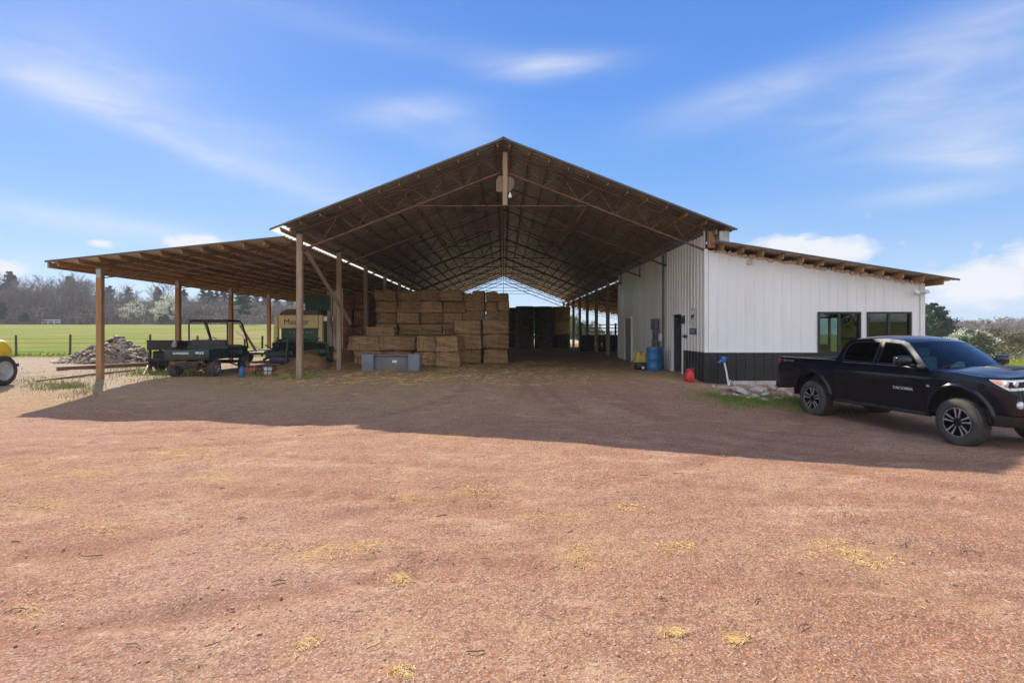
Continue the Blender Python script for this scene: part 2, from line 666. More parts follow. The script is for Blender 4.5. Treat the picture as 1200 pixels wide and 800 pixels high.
for nm, arr in (('field', fld), ('straw', strw), ('gravel', grv), ('bare', bare), ('litter', lit_), ('pale', pal_), ('chaff', chf), ('track', trk)):
    at = gme.attributes.new(nm, 'FLOAT', 'POINT')
    at.data.foreach_set('value', arr)
gmat = bpy.data.materials.new('ground')
gmat.use_nodes = True
t = NT(gmat.node_tree)
bs = gmat.node_tree.nodes['Principled BSDF']
co = t.n('ShaderNodeTexCoord').outputs['Object']


def attr(nm):
    a = t.n('ShaderNodeAttribute')
    a.attribute_name = nm
    return a.outputs['Fac']


big = t.noise(co, .45, 5)
mid = t.noise(co, 3.2, 6, .62)
fine = t.noise(co, 38, 5, .7)
vor = t.n('ShaderNodeTexVoronoi')
t.put(vor.inputs['Vector'], co)
vor.inputs['Scale'].default_value = 42
vor2 = t.n('ShaderNodeTexVoronoi')
t.put(vor2.inputs['Vector'], co)
vor2.inputs['Scale'].default_value = 95
grain = t.n('ShaderNodeSeparateColor')
t.put(grain.inputs[0], vor.outputs['Color'])
grain2 = t.n('ShaderNodeSeparateColor')
t.put(grain2.inputs[0], vor2.outputs['Color'])
dirt = t.mix(t.ramp(big, .38, .62), (.34, .162, .090, 1), (.41, .24, .138, 1))
dirt = t.mix(t.ramp(mid, .36, .66), dirt, (.30, .145, .092, 1))
dirt = t.mix(t.math('MULTIPLY', attr('bare'), .35), dirt, (.45, .28, .20, 1))
dirt = t.mix(t.ramp(t.noise(co, 1.1, 7, .65), .54, .70, 0, .6), dirt, (.46, .30, .15, 1))
strawc = t.mix(t.ramp(mid, .35, .65), (.38, .265, .120, 1), (.285, .20, .095, 1))
strawc = t.mix(t.ramp(big, .45, .62, 0, .6), strawc, (.40, .275, .142, 1))
gravc = t.mix(t.ramp(fine, .4, .62), (.27, .215, .155, 1), (.41, .345, .265, 1))
gravc = t.mix(t.ramp(mid, .5, .62, 0, .55), gravc, (.36, .215, .13, 1))
gravc = t.mix(t.ramp(t.noise(co, 1.5, 6, .6), .56, .64, 0, .75), gravc, (.17, .21, .055, 1))
fieldc = t.mix(t.ramp(t.noise(co, .11, 6, .6), .38, .60), (.135, .200, .008, 1), (.225, .205, .024, 1))
fieldc = t.mix(t.ramp(t.noise(co, .6, 6, .65), .42, .62, 0, .55), fieldc, (.085, .145, .014, 1))
fieldc = t.mix(t.ramp(t.noise(co, .045, 5, .6), .48, .60, 0, .7), fieldc, (.26, .20, .085, 1))
fieldc = t.mix(attr('litter'), fieldc, (.07, .052, .038, 1))
fieldc = t.mix(attr('pale'), fieldc, (.46, .37, .24, 1))
col = t.mix(attr('straw'), dirt, strawc)
col = t.mix(attr('gravel'), col, gravc)
# wheel tracks: finer, darker packed earth
col = t.mix(t.math('MULTIPLY', attr('track'), .75), col, (.265, .128, .080, 1))
# damp and dusty patches
col = t.mix(t.ramp(t.noise(co, .9, 7, .68), .54, .66, 0, .6), col, (.255, .128, .085, 1))
col = t.mix(t.ramp(t.noise(t.mapping(co, (.6, 1.4, 1), (0, 0, .3)), 1.6, 7, .7), .55, .68, 0, .55), col, (.56, .37, .235, 1))
# grains: every little stone its own tone
nofield = t.math('MULTIPLY', t.math('SUBTRACT', 1.0, attr('field')), t.math('MULTIPLY_ADD', attr('track'), -.6, 1.0))
col = t.mix(t.math('MULTIPLY', nofield, t.ramp(grain.outputs[0], .0, .5, .72, 0)), col, (.19, .095, .06, 1))
col = t.mix(t.math('MULTIPLY', nofield, t.ramp(grain2.outputs[1], .6, 1, 0, .6)), col, (.62, .47, .36, 1))
col = t.mix(t.math('MULTIPLY', attr('chaff'), t.ramp(fine, .35, .6, .15, .62)), col, (.54, .345, .13, 1))
col = t.mix(attr('field'), col, fieldc)
t.put(bs.inputs['Base Color'], col)
bs.inputs['Roughness'].default_value = .95
bs.inputs['Specular IOR Level'].default_value = .04
hgt = t.math('ADD', t.math('MULTIPLY', fine, .8), t.math('ADD', t.math('MULTIPLY', mid, 1.6), t.math('MULTIPLY', t.noise(co, 11, 4, .6), 1.0)))
bp = t.n('ShaderNodeBump')
bp.inputs['Strength'].default_value = .7
bp.inputs['Distance'].default_value = .032
t.put(bp.inputs['Height'], hgt)
t.put(bs.inputs['Normal'], bp.outputs[0])
gme.materials.append(gmat)
ground = bpy.data.objects.new('ground', gme)
COL.objects.link(ground)
tag(ground, 'red dirt farmyard running into straw dusted barn floor and green pasture', 'ground', kind='structure')


def on_ground(px, py, it=6):
    """world point of the ground seen at a photo pixel"""
    y = 650 * 1.8 / (py - 387)
    for _ in range(it):
        x = (px - 590) / 650 * y
        y = 650 * (1.5 - gz(x, y)) / (py - 387)
    x = (px - 590) / 650 * y
    return Vector((x, y, gz(x, y)))


def stuff(mb, name, mat, label, cat, smooth=None):
    o = mb.build(name, mat, None, smooth)
    return tag(o, label, cat, kind='stuff')


# loose stones on the yard
stone_m = surf('yard_stone', (.44, .25, .165), (.50, .31, .21), 3, .9, c3=(.70, .60, .52), s3=9, m3=(.60, .66))
mb = MB()
ico_v, ico_f = None, None
bm = bmesh.new()
bmesh.ops.create_icosphere(bm, subdivisions=1, radius=1)
bm.verts.index_update()
ico_v = [v.co.copy() for v in bm.verts]
ico_f = [tuple(v.index for v in f.verts) for f in bm.faces]
bm.free()


def pebble(mb, x, y, r):
    z = gz(x, y) + relief(x, y)
    a = random.random() * 6.3
    sx, sy, sz = r * random.uniform(.7, 1.4), r * random.uniform(.7, 1.2), r * random.uniform(.4, .8)
    c, s_ = math.cos(a), math.sin(a)
    vs = []
    for p in ico_v:
        k = random.uniform(.75, 1.2)
        u, v = p.x * sx * k, p.y * sy * k
        vs.append((x + u * c - v * s_, y + u * s_ + v * c, z + sz * .25 + p.z * sz * k))
    mb.add(vs, ico_f)


for i in range(11000):
    y = 2.4 + 12.5 * random.random() ** 1.8
    x = random.uniform(-.98, .98) * y * 1.0
    if noise.noise(Vector((x * .6, y * .6, 3))) < random.uniform(-.5, .25): continue
    pebble(mb, x, y, random.choice((.003, .003, .004, .004, .005, .005, .006, .007, .009)) * random.uniform(.7, 1.25) * (1 + .02 * y))
stuff(mb, 'gravel', stone_m, 'small loose stones scattered over the red dirt yard', 'gravel', 60)

clod_m = surf('dirt_clod', (.38, .19, .11), (.46, .27, .17), 12, .95, bump=.5, c3=(.20, .10, .07), s3=8)
mb = MB()
for i in range(900):
    y = 2.5 + 9 * random.random() ** 1.6
    x = random.uniform(-.98, .98) * y
    k = noise.noise(Vector((x * .9, y * .9, 31)))
    if k < random.uniform(-.05, .5): continue
    pebble(mb, x, y, random.choice((.005, .006, .007, .008, .010, .013)) * random.uniform(.7, 1.3))
stuff(mb, 'dirt_clods', clod_m, 'red brown clods of earth lying in groups on the yard', 'earth clods', 60)
twig_m = surf('dead_twig', (.12, .075, .05), (.20, .14, .10), 6, .9)
mb = MB()
for i in range(70):
    y = 2.6 + 8 * random.random() ** 1.5
    x = random.uniform(-.95, .95) * y
    a, L = random.uniform(-.6, .6) + (PI if random.random() < .5 else 0), random.uniform(.03, .16)
    z = gz(x, y) + relief(x, y) + .008
    mb.tube([(x, y, z), (x + L * .5 * math.cos(a), y + L * .5 * math.sin(a), z + .006), (x + L * math.cos(a + .3), y + L * math.sin(a + .3), z)], random.uniform(.002, .005), 4)
stuff(mb, 'dead_twigs', twig_m, 'short dead twigs lying about on the red dirt', 'twigs')

straw_m = surf('loose_straw', (.66, .41, .13), (.78, .54, .24), 9, .85, c3=(.46, .27, .08), s3=5)
mb = MB()


def strand(mb, x, y, L, w, z=None, lift=.012):
    a = random.random() * 6.3
    c, s_ = math.cos(a), math.sin(a)
    z0 = (gz(x, y) + relief(x, y) if z is None else z) + random.uniform(.002, lift)
    z1 = z0 + random.uniform(-.004, lift)
    dx, dy, nx, ny = c * L / 2, s_ * L / 2, -s_ * w / 2, c * w / 2
    mb.add([(x - dx - nx, y - dy - ny, z0), (x + dx - nx, y + dy - ny, z1), (x + dx + nx, y + dy + ny, z1 + w * .5), (x - dx + nx, y - dy + ny, z0 + w * .5)], [(0, 1, 2, 3)])


for px, py, wx, wy in tufts:
    for k in range(int(110 + wx * 7)):
        p = on_ground(px + random.gauss(0, wx * .75), py + random.gauss(0, wy * .8))
        if noise.noise(p * 5) < random.uniform(-.4, .2): continue
        strand(mb, p.x, p.y, random.uniform(.012, .06), random.uniform(.002, .0045), lift=.005)
for i in range(2200):
    y = 2.5 + 14 * random.random() ** 1.4
    x = random.uniform(-.95, .95) * y
    if noise.noise(Vector((x * .4, y * .4, 13))) < random.uniform(-.2, .45): continue
    strand(mb, x, y, random.uniform(.015, .075), random.uniform(.0015, .0035), lift=.006)
for i in range(7000):
    y = random.uniform(15.5, 27)
    x = random.gauss(-2.5, 3.2)
    if abs(x) > 8 or noise.noise(Vector((x * .5, y * .5, 23))) < random.uniform(-.5, .3): continue
    strand(mb, x, y, random.uniform(.08, .25), random.uniform(.006, .014), lift=.03)
stuff(mb, 'scattered_straw', straw_m, 'yellow straw scattered in patches over the dirt and barn floor', 'straw')

# grass
grass_m = surf('grass_blade', (.11, .17, .024), (.20, .25, .045), 2.5, .8, c3=(.28, .26, .08), s3=1.2)
mb = MB()


def blade(mb, x, y, h, w, z=None):
    a = random.random() * 6.3
    z0 = gz(x, y) if z is None else z
    lean = random.uniform(.1, .7) * h
    b = random.random() * 6.3
    c, s_ = math.cos(a) * w / 2, math.sin(a) * w / 2
    dx, dy = math.cos(b) * lean, math.sin(b) * lean
    mb.add([(x - c, y - s_, z0 - .01), (x + c, y + s_, z0 - .01), (x + dx * .4 + c * .7, y + dy * .4 + s_ * .7, z0 + h * .6), (x + dx, y + dy, z0 + h)],
           [(0, 1, 2), (0, 2, 3)])


def patch(px, py, wx, wy, n, h, w=.010):
    for k in range(n):
        qx, qy = px + random.gauss(0, wx), max(398, py + random.gauss(0, wy))
        p = on_ground(qx, qy)
        if noise.noise(p * .9 + Vector((5, 5, 5))) < random.uniform(-.55, .1): continue
        blade(mb, p.x, p.y, h * random.uniform(.5, 1.2), w * random.uniform(.6, 1.3))


patch(885, 470, 26, 4.5, 3600, .10)
patch(930, 474, 18, 4, 1500, .10)
patch(840, 463, 22, 3.5, 1300, .09)
patch(985, 478, 40, 4, 900, .09)
patch(78, 456, 18, 5, 1800, .09)
patch(200, 436, 34, 3, 2200, .13)
patch(160, 440, 40, 4, 1500, .08)
patch(335, 440, 20, 3, 1600, .14)
patch(40, 450, 30, 6, 700, .06)
patch(25, 442, 30, 6, 700, .06)
for k in range(2600):       # tufts at the near edge of the pasture and round the fence
    x = random.uniform(-36, -11)
    y = 31 + abs(random.gauss(0, 2.2))
    blade(mb, x, y, random.uniform(.05, .16), .028)
for k in range(2500):
    x = random.uniform(13.4, 32)
    y = random.uniform(17, 34)
    blade(mb, x, y, random.uniform(.05, .2), .025)
stuff(mb, 'grass', grass_m, 'short green grass growing along walls, posts and fence', 'grass')

# ------------------------------------------------------------------ barn
w_post = surf('post_wood', (.29, .20, .125), (.38, .285, .20), 3, .85, stretch=(9, 9, .7), bump=.3, bscale=6, rnd=.12, c3=(.19, .125, .08), s3=1.1)
w_outer = surf('treated_post_wood', (.30, .16, .065), (.38, .22, .10), 3, .8, stretch=(9, 9, .6), bump=.3, bscale=6, rnd=.1, c3=(.20, .11, .05), s3=1.0)
w_purl = surf('purlin_wood', (.21, .115, .055), (.30, .175, .09), 2.5, .85, stretch=(8, .35, 8), rnd=.22, c3=(.17, .095, .05), s3=.8)
w_purl2 = surf('lean_to_purlin_wood', (.33, .18, .075), (.42, .25, .12), 2.5, .85, stretch=(8, .35, 8), rnd=.2, c3=(.2, .11, .05), s3=.8)
rust = surf('rusty_steel', (.12, .055, .028), (.18, .09, .045), 6, .8, .1, rnd=.15, c3=(.06, .035, .025), s3=2)
joist_m = surf('joist_steel', (.05, .032, .022), (.08, .05, .035), 6, .75, .1, rnd=.15)
tin = surf('roof_sheet_steel', (.235, .215, .19), (.31, .29, .26), 1.3, .40, .3, c3=(.18, .13, .095), s3=.35, m3=(.5, .68))
tin2 = surf('lean_to_sheet_steel', (.54, .45, .34), (.64, .55, .43), 1.3, .5, .1, c3=(.40, .29, .19), s3=.35, m3=(.52, .7))
trim_d = surf('dark_trim_steel', (.075, .07, .065), (.11, .10, .09), 3, .5, .3)
galv = surf('flashing_steel', (.30, .31, .32), (.40, .41, .42), 3, .45, .6, c3=(.2, .17, .14), s3=1.5)
white = surf('white_wall_steel', (.83, .835, .84), (.78, .785, .79), .7, .42, 0, stretch=(1, 1, .22), c3=(.72, .70, .65), s3=1.3, m3=(.56, .8))
white2 = surf('weathered_wall_steel', (.78, .76, .72), (.70, .68, .635), .8, .4, 0, stretch=(1, 1, .22), c3=(.56, .53, .48), s3=.9, m3=(.5, .75))
blackm = surf('black_wall_steel', (.014, .014, .016), (.022, .021, .022), 2, .45, 0, c3=(.09, .065, .05), s3=1.6, m3=(.58, .85))
whitep = surf('white_trim_paint', (.80, .80, .79), (.74, .74, .73), 4, .4)
blackf = surf('black_window_frame', (.018, .018, .019), None, 4, .4)
foam = surf('spray_foam', (.62, .47, .36), (.70, .58, .47), 9, .9, bump=.6, bscale=20)
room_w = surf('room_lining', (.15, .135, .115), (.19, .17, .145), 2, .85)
wglass = glass('window_glass', (.85, .95, .92), .75)

barn = empty('pole_barn', 'open pole barn with rusty roof trusses, lean-to roofs and a white metal end room', 'barn', (0, 38, 0))
YF = [17.1 + 4.1 * k for k in range(11)]
RY0, RY1 = 16.55, 58.8
def rz_main(x): return 7.21 - .39 * abs(x)
def rz_left(x): return 4.28 + (x + 6.5) * .103
def rz_right(x): return 4.15 - .16 * (x - 6.4)


def sheet(name, x0, x1, zf, pitch=.30, mat=None):
    mb = MB()
    ya = []
    y = RY0
    while y < RY1:
        for dy, dz in ((0, 0), (pitch - .13, 0), (pitch - .105, .042), (pitch - .03, .042)):
            ya.append((y + dy, dz))
        y += pitch
    ya.append((y, 0))
    rows = [[(x0, yy, zf(x0) + dz) for yy, dz in ya], [((x0 + x1) / 2, yy, zf((x0 + x1) / 2) + dz) for yy, dz in ya], [(x1, yy, zf(x1) + dz) for yy, dz in ya]]
    mb.grid(rows)
    return mb.build(name, mat or tin, barn, None, True)


sheet('main_roof', -6.60, 0, rz_main)
sky_l = bpy.data.materials.new('translucent_sheet')
sky_l.use_nodes = True
t = NT(sky_l.node_tree)
sky_l.node_tree.nodes.clear()
da, db = t.n('ShaderNodeBsdfDiffuse'), t.n('ShaderNodeBsdfTranslucent')
da.inputs[0].default_value = (.55, .55, .53, 1)
db.inputs[0].default_value = (.75, .76, .74, 1)
mx_ = t.n('ShaderNodeMixShader')
mx_.inputs[0].default_value = .5
t.put(mx_.inputs[1], da.outputs[0])
t.put(mx_.inputs[2], db.outputs[0])
t.put(t.n('ShaderNodeOutputMaterial').inputs[0], mx_.outputs[0])
sheet('translucent_eave_sheet', -6.97, -6.60, rz_main, mat=sky_l)
sheet('main_roof', 0, 6.95, rz_main)
sheet('lean_to_roof', -13.65, -6.52, rz_left, mat=tin2)
sheet('lean_to_roof', 6.34, 13.57, rz_right, mat=tin2)
mb = MB()       # ridge cap
mb.grid([[(-.22, RY0 - .02, rz_main(.22) + .045), (0, RY0 - .02, 7.275), (.22, RY0 - .02, rz_main(.22) + .045)],
         [(-.22, RY1 + .3, rz_main(.22) + .045), (0, RY1 + .3, 7.275), (.22, RY1 + .3, rz_main(.22) + .045)]])
mb.build('ridge_cap', galv, barn, None, True)
for xa, xb, zf in ((-6.97, 0, rz_main), (0, 6.97, rz_main), (-13.67, -6.50, rz_left), (6.3, 13.6, rz_right)):
    mb = MB()
    h = .055
    mb.beam((xa, RY0 - .018, zf(xa) + .01), (xb, RY0 - .018, zf(xb) + .01), .025, h)
    mb.build('rake_trim', trim_d, barn, None, True)

# purlins run the length of the barn
def purlin(x, zf, w, h, mat, gap=.004):
    sl = math.atan((zf(x + .01) - zf(x - .01)) / .02)
    mb = MB()
    X = Matrix.Translation((x, 0, zf(x) - gap)) @ Matrix.Rotation(-sl, 4, 'Y')
    mb.box((0, (RY0 + RY1) / 2 + .03, -h / 2), (w, RY1 - RY0 - .12, h), X)
    mb.build('purlin', mat, barn, None, True)


for s in (-1, 1):
    for k in range(12):
        purlin(s * (.22 + .59 * k), rz_main, .04, .14, w_purl)
for k in range(12):
    purlin(-6.58 - .618 * k, rz_left, .042, .145, w_purl2)
    purlin(6.62 + .6 * k, rz_right, .042, .185, w_purl2)
mb = MB()
mb.box((-13.60, (RY0 + RY1) / 2, rz_left(-13.6) - .10), (.04, RY1 - RY0 - .02, .17))
mb.build('eave_board', w_post, barn, None, True)

# trusses
for k, y in enumerate(YF):
    mb = MB()
    for s in (-1, 1):
        t0 = lambda x: (s * x, y, rz_main(x) - .20)
        b0 = lambda x: (s * x, y, rz_main(x) - .82)
        mb.beam(t0(6.4), t0(0.0), .045, .045)
        mb.beam(b0(6.25), b0(0.12), .06, .06)
        n = 11
        xk = [6.2 - i * (6.1 / n) for i in range(n + 1)]
        for i in range(n):
            a = t0(xk[i]) if i % 2 == 0 else b0(xk[i])
            b = b0(xk[i + 1]) if i % 2 == 0 else t0(xk[i + 1])
            mb.tube([a, b], .016, 5)
        mb.tube([b0(6.22), t0(6.22)], .025, 5)
    mb.beam((-2.75, y, 5.33), (2.75, y, 5.33), .035, .035)
    mb.tube([(0, y, 5.33), (0, y, 6.98)], .022, 5)
    mb.build('truss', rust, barn, None, True)
    # lean-to bar joists
    for x0, x1, zf in ((-12.35, -6.35, rz_left), (6.4, 12.85, rz_right)):
        if x0 > 0 and k < 3: continue
        mb = MB()
        mb.beam((x0, y, zf(x0) - .17), (x1, y, zf(x1) - .17), .04, .035)
        mb.beam((x0, y, zf(x0) - .56), (x1, y, zf(x1) - .56), .035, .03)
        n = 16
        for i in range(n):
            xa, xb = lerp(x0, x1, i / n), lerp(x0, x1, (i + 1) / n)
            mb.tube([(xa, y, zf(xa) - (.17 if i % 2 else .56)), (xb, y, zf(xb) - (.56 if i % 2 else .17))], .012, 4)
        mb.build('bar_joist', joist_m, barn, None, True)
for s in (-1, 1):
    mb = MB()
    mb.beam((s * 2.62, 17.1, 5.40), (s * 2.62, 25.3, 5.40), .05, .06)
    mb.build('lateral_brace', w_purl, barn, None, True)
    mb = MB()
    mb.beam((s * 6.40, RY0 + .1, rz_main(6.4) - (.26 if s > 0 else .215)), (s * 6.40, RY1, rz_main(6.4) - (.26 if s > 0 else .215)), .05, .14)
    mb.build('eave_beam', w_purl, barn, None, True)
mb = MB()
mb.box((.05, 17.0, 6.13), (.15, .12, 1.62), bev=.008)
mb.build('king_post', w_post, barn, None, True)
mb = MB()
mb.prism([(-.24, -.24), (.18, -.24), (.30, -.1), (.30, .14), (.2, .26), (-.16, .26), (-.24, .12)], -.012, .012, frame((.02, 17.155, 6.02), (1, 0, 0), (0, 0, 1), (0, -1, 0)))
mb.build('gusset_plate', w_post, barn, None, True)
mb = MB()
mb.lathe([(.0, -.09), (.04, -.08), (.055, -.04), (.045, 0), (.025, .05), (.022, .09), (0, .09)], 12, 0, Matrix.Translation((.2, 16.95, 5.62)))
mb.build('light_bulb', whitep, barn, 60, True)

# posts
def post(x, y, ztop, w, mat, cap=False):
    mb = MB()
    mb.box((x, y, (ztop + gz(x, y) - .3) / 2), (w, w, ztop - gz(x, y) + .3), bev=.012)
    o = mb.build('post', mat, barn, None, True)
    if cap:
        mb = MB()
        mb.box((x, y - w / 2 - .004, ztop - .16), (w * .86, .008, .26))
        mb.build('tie_plate', galv, o, None, True)


for k, y in enumerate(YF):
    post(-6.28, y - (.0 if k else .0), rz_main(6.28) - .3, .165, w_post)
    post(-12.43, y, rz_left(-12.43) - .26, .165, w_outer, True)
    if k > 3:
        post(6.3, y, rz_main(6.28) - .3, .2, w_post)
        post(12.9, y, rz_right(12.9) - .26, .2, w_outer)
# knee brace on the first left post
mb = MB()
mb.beam((-6.16, 17.35, 3.95), (-5.75, 20.9, 1.75), .045, .15)
mb.build('knee_brace', w_post, barn, None, True)

# --- white end room
WX, WY, WX2, WY2 = 6.24, 17.1, 12.95, 30.3


def ribwall(name, org, u, nrm, ulen, zb, zt, mat, openings=(), pitch=.285, rib=.022, start=.1, base=0.0):
    """vertical ribbed sheet with real openings; u = direction along, nrm = outward"""
    o, u, nrm = Vector(org), Vector(u), Vector(nrm)
    pts = {0.0: 0.0, ulen: 0.0}
    x = start
    while x < ulen - .1:
        for d, h in ((-.032, 0), (-.018, 1), (.018, 1), (.032, 0)):
            if 0 < x + d < ulen: pts[x + d] = h * rib
        x += pitch
    us = sorted(pts)
    for (a, b, za, zb_) in openings:
        for e in (a, b):
            if e not in pts:
                pts[e] = interp(us, [pts[q] for q in us], e)
    us = sorted(pts)
    mb = MB()
    for a, b in zip(us, us[1:]):
        c = (a + b) / 2
        spans = [(zb(c), None)]
        ops = sorted([(za, zc) for (oa, ob, za, zc) in openings if oa - 1e-6 < c < ob + 1e-6])
        segs, cur = [], None
        lo = 'b'
        for za, zc in ops:
            segs.append((lo, za))
            lo = zc
        segs.append((lo, 't'))
        for l, h in segs:
            l0, l1 = (zb(a), zb(b)) if l == 'b' else (l, l)
            h0, h1 = (zt(a), zt(b)) if h == 't' else (h, h)
            if h0 - l0 < .003: continue
            pa, pb = o + u * a + nrm * (pts[a] + base), o + u * b + nrm * (pts[b] + base)
            mb.add([(pa.x, pa.y, l0), (pb.x, pb.y, l0), (pb.x, pb.y, h1), (pa.x, pa.y, h0)], [(0, 1, 2, 3)])
    return mb.build(name, mat, barn, None, True)


WZ = .82
win = [(3.44, 4.76), (4.94, 6.31)]          # along u from WX
wz0, wz1 = .80, 2.07
fw_top = lambda a: rz_right(WX + a) - .20
ribwall('front_wall', (WX, WY, 0), (1, 0, 0), (0, -1, 0), WX2 - WX, lambda a: WZ, fw_top, white, [(a, b, .5, wz1) for a, b in win])
ribwall('front_wainscot', (WX, WY, 0), (1, 0, 0), (0, -1, 0), WX2 - WX, lambda a: -.35, lambda a: WZ, blackm, [(a, b, wz0, 1.2) for a, b in win], start=.1, base=.006)
SW_TOP = lambda a: rz_main(6.24) - .31
ribwall('side_wall', (WX, WY, 0), (0, 1, 0), (-1, 0, 0), 4.36, lambda a: WZ if a < 2.2 else -.1, SW_TOP, white2, [(2.2, 3.3, -.05, 2.06)], pitch=.30)
ribwall('side_wainscot', (WX, WY, 0), (0, 1, 0), (-1, 0, 0), 2.2, lambda a: -.35, lambda a: WZ, blackm, pitch=.30, base=.006)
ribwall('side_wall', (WX, WY + 4.36, 0), (0, 1, 0), (-1, 0, 0), WY2 - WY - 4.36, lambda a: -.1, SW_TOP, white2, [(5.55, 7.05, -.05, 2.08)], pitch=.9, rib=.012, base=-.03)
ribwall('rear_wall', (WX, WY2, 0), (1, 0, 0), (0, 1, 0), WX2 - WX, lambda a: -.2, lambda a: rz_right(WX + a) - .2, white2)
ribwall('outer_wall', (WX2, WY, 0), (0, 1, 0), (1, 0, 0), WY2 - WY, lambda a: -.35, lambda a: rz_right(WX2) - .2, white, [(4.0, 5.9, -.1, 2.05)])
# trims
mb = MB()
mb.box((WX - .005, WY - .03, (4.0 + WZ) / 2), (.11, .02, 4.0 - WZ))
mb.box((WX - .035, WY + .04, (4.6 + WZ) / 2), (.02, .12, 4.6 - WZ))
mb.build('corner_trim', whitep, barn, None, True)
mb = MB()
mb.box((WX2 - .05, WY - .03, 1.38), (.14, .02, 3.1))
mb.build('corner_trim', whitep, barn, None, True)
mb = MB()
mb.box((WX + .02, WY - .042, .24), (.16, .03, 1.16))
mb.build('corner_trim', blackm, barn, None, True)
for i, (a, b) in enumerate([(0.0, win[0][0] - .02)]):
    mb = MB()
    mb.box((WX + (a + b) / 2, WY - .03, WZ + .012), (b - a, .016, .03))
    mb.build('drip_trim', whitep, barn, None, True)
mb = MB()                              # foam lumps squeezed between the purlin ends
x = 6.5
rr = random.Random(4)
while x < 12.9:
    r = rr.uniform(.045, .09)
    mb.rock((x, WY - .015, fw_top(x - WX) - .0 + rr.uniform(-.015, .05)), r, x * 7, 0, .8, 2)
    x += rr.uniform(.06, .14)
mb.rock((7.55, WY - .03, fw_top(7.55 - WX) - .18), .07, 3.3, 0, 1.2, 2)
mb.rock((7.6, WY - .03, fw_top(7.6 - WX) - .08), .06, 5.3, 0, 1.0, 2)
mb.build('foam_seal', foam, barn, 60, True)
# header post and flashing where the two roofs meet
mb = MB()
mb.box((6.36, 16.98, 4.27), (.2, .16, .5), bev=.01)
mb.build('roof_support_block', w_outer, barn, None, True)
mb = MB()
mb.box((6.62, 16.86, 4.30), (.30, .5, .34), bev=.01)
mb.build('eave_flashing', galv, barn, None, True)
mb = MB()
mb.tube([(WX - .06, WY + 4.40, 0.0), (WX - .06, WY + 4.40, 4.4)], .035, 8)
mb.build('downpipe', surf('pipe_grey', (.07, .075, .07), (.10, .10, .095), 3, .5), barn, None, True)

# windows
for a, b in win:
    mb = MB()
    xa, xb = WX + a, WX + b
    yy = WY - .012
    th = .055
    mb.box(((xa + xb) / 2, yy, wz1 - th / 2), (xb - xa, .08, th))
    mb.box(((xa + xb) / 2, yy, wz0 + th / 2), (xb - xa, .08, th))
    for xx in (xa + th / 2, xb - th / 2):
        mb.box((xx, yy, (wz0 + wz1) / 2), (th, .08, wz1 - wz0 - 2 * th - .002))
    mb.box(((xa + xb) / 2, yy + .01, (wz0 + wz1) / 2), (.075, .05, wz1 - wz0 - 2 * th - .002))
    w_o = mb.build('window', blackf, barn, None, True)
    mid_ = (xa + xb) / 2
    for pa, pb, dy in ((xa + th, mid_ - .037, .0), (mid_ + .037, xb - th, .012)):
        mb = MB()
        mb.box(((pa + pb) / 2, yy + .015 + dy, (wz0 + wz1) / 2), (pb - pa, .006, wz1 - wz0 - 2 * th - .004))
        mb.build('pane', wglass, w_o, None, True)
# unseen partitions and dark lining, added to keep the room dim
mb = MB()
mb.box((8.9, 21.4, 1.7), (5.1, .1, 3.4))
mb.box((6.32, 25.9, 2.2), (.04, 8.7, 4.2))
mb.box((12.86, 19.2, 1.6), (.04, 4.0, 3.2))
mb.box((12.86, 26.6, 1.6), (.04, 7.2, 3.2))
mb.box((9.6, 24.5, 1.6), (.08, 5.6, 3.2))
mb.build('dimming_partition', room_w, barn, None, True)
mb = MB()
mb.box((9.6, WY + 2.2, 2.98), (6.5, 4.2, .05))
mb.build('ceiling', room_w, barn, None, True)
mb = MB()
mb.box((11.0, 20.3, .5), (1.6, .6, 1.0), bev=.02)
mb.build('counter', surf('counter_wood', (.20, .12, .07), (.26, .17, .10), 4, .6), barn, None, True)
# glazed outer door
mb = MB()
for yy in (21.12, 22.05, 22.98):
    mb.box((WX2 + .005, yy, 1.0), (.06, .09, 2.08))
mb.box((WX2 + .005, 22.05, 2.01), (.06, 1.77, .08))
mb.box((WX2 + .005, 22.05, .06), (.06, 1.77, .2))
d_o = mb.build('glass_door', blackf, barn, None, True)
mb = MB()
mb.box((WX2, 22.05, 1.06), (.006, 1.75, 1.8))
mb.build('pane', wglass, d_o, None, True)
# side door: white frame, leaf swung in
mb = MB()
mb.box((WX - .01, WY + 3.36, 1.02), (.10, .12, 2.12))
mb.box((WX - .01, WY + 2.16, 1.02), (.08, .06, 2.12))
mb.box((WX - .01, WY + 2.75, 2.10), (.08, 1.1, .07))
d_o = mb.build('door_frame', whitep, barn, None, True)
mb = MB()
mb.box((WX + .52, WY + 3.26, 1.0), (1.0, .045, 2.0), bev=.005)
mb.build('door', surf('door_dimmed', (.05, .045, .04), (.07, .06, .055), 3, .5), d_o, None, True)  # leaf colour darkened to pass for the dim interior
# grey door further in
mb = MB()
for yy in (WY + 4.36 + 5.5, WY + 4.36 + 7.1):
    mb.box((WX + .0, yy, 1.04), (.10, .11, 2.14))
mb.box((WX + .0, WY + 4.36 + 6.3, 2.13), (.10, 1.5, .1))
d_o = mb.build('door_frame', whitep, barn, None, True)
mb = MB()
mb.box((WX + .05, WY + 4.36 + 6.3, 1.02), (.045, 1.46, 2.06), bev=.005)
mb.build('door', surf('door_brown_grey', (.22, .20, .175), (.27, .25, .22), 3, .55), d_o, None, True)

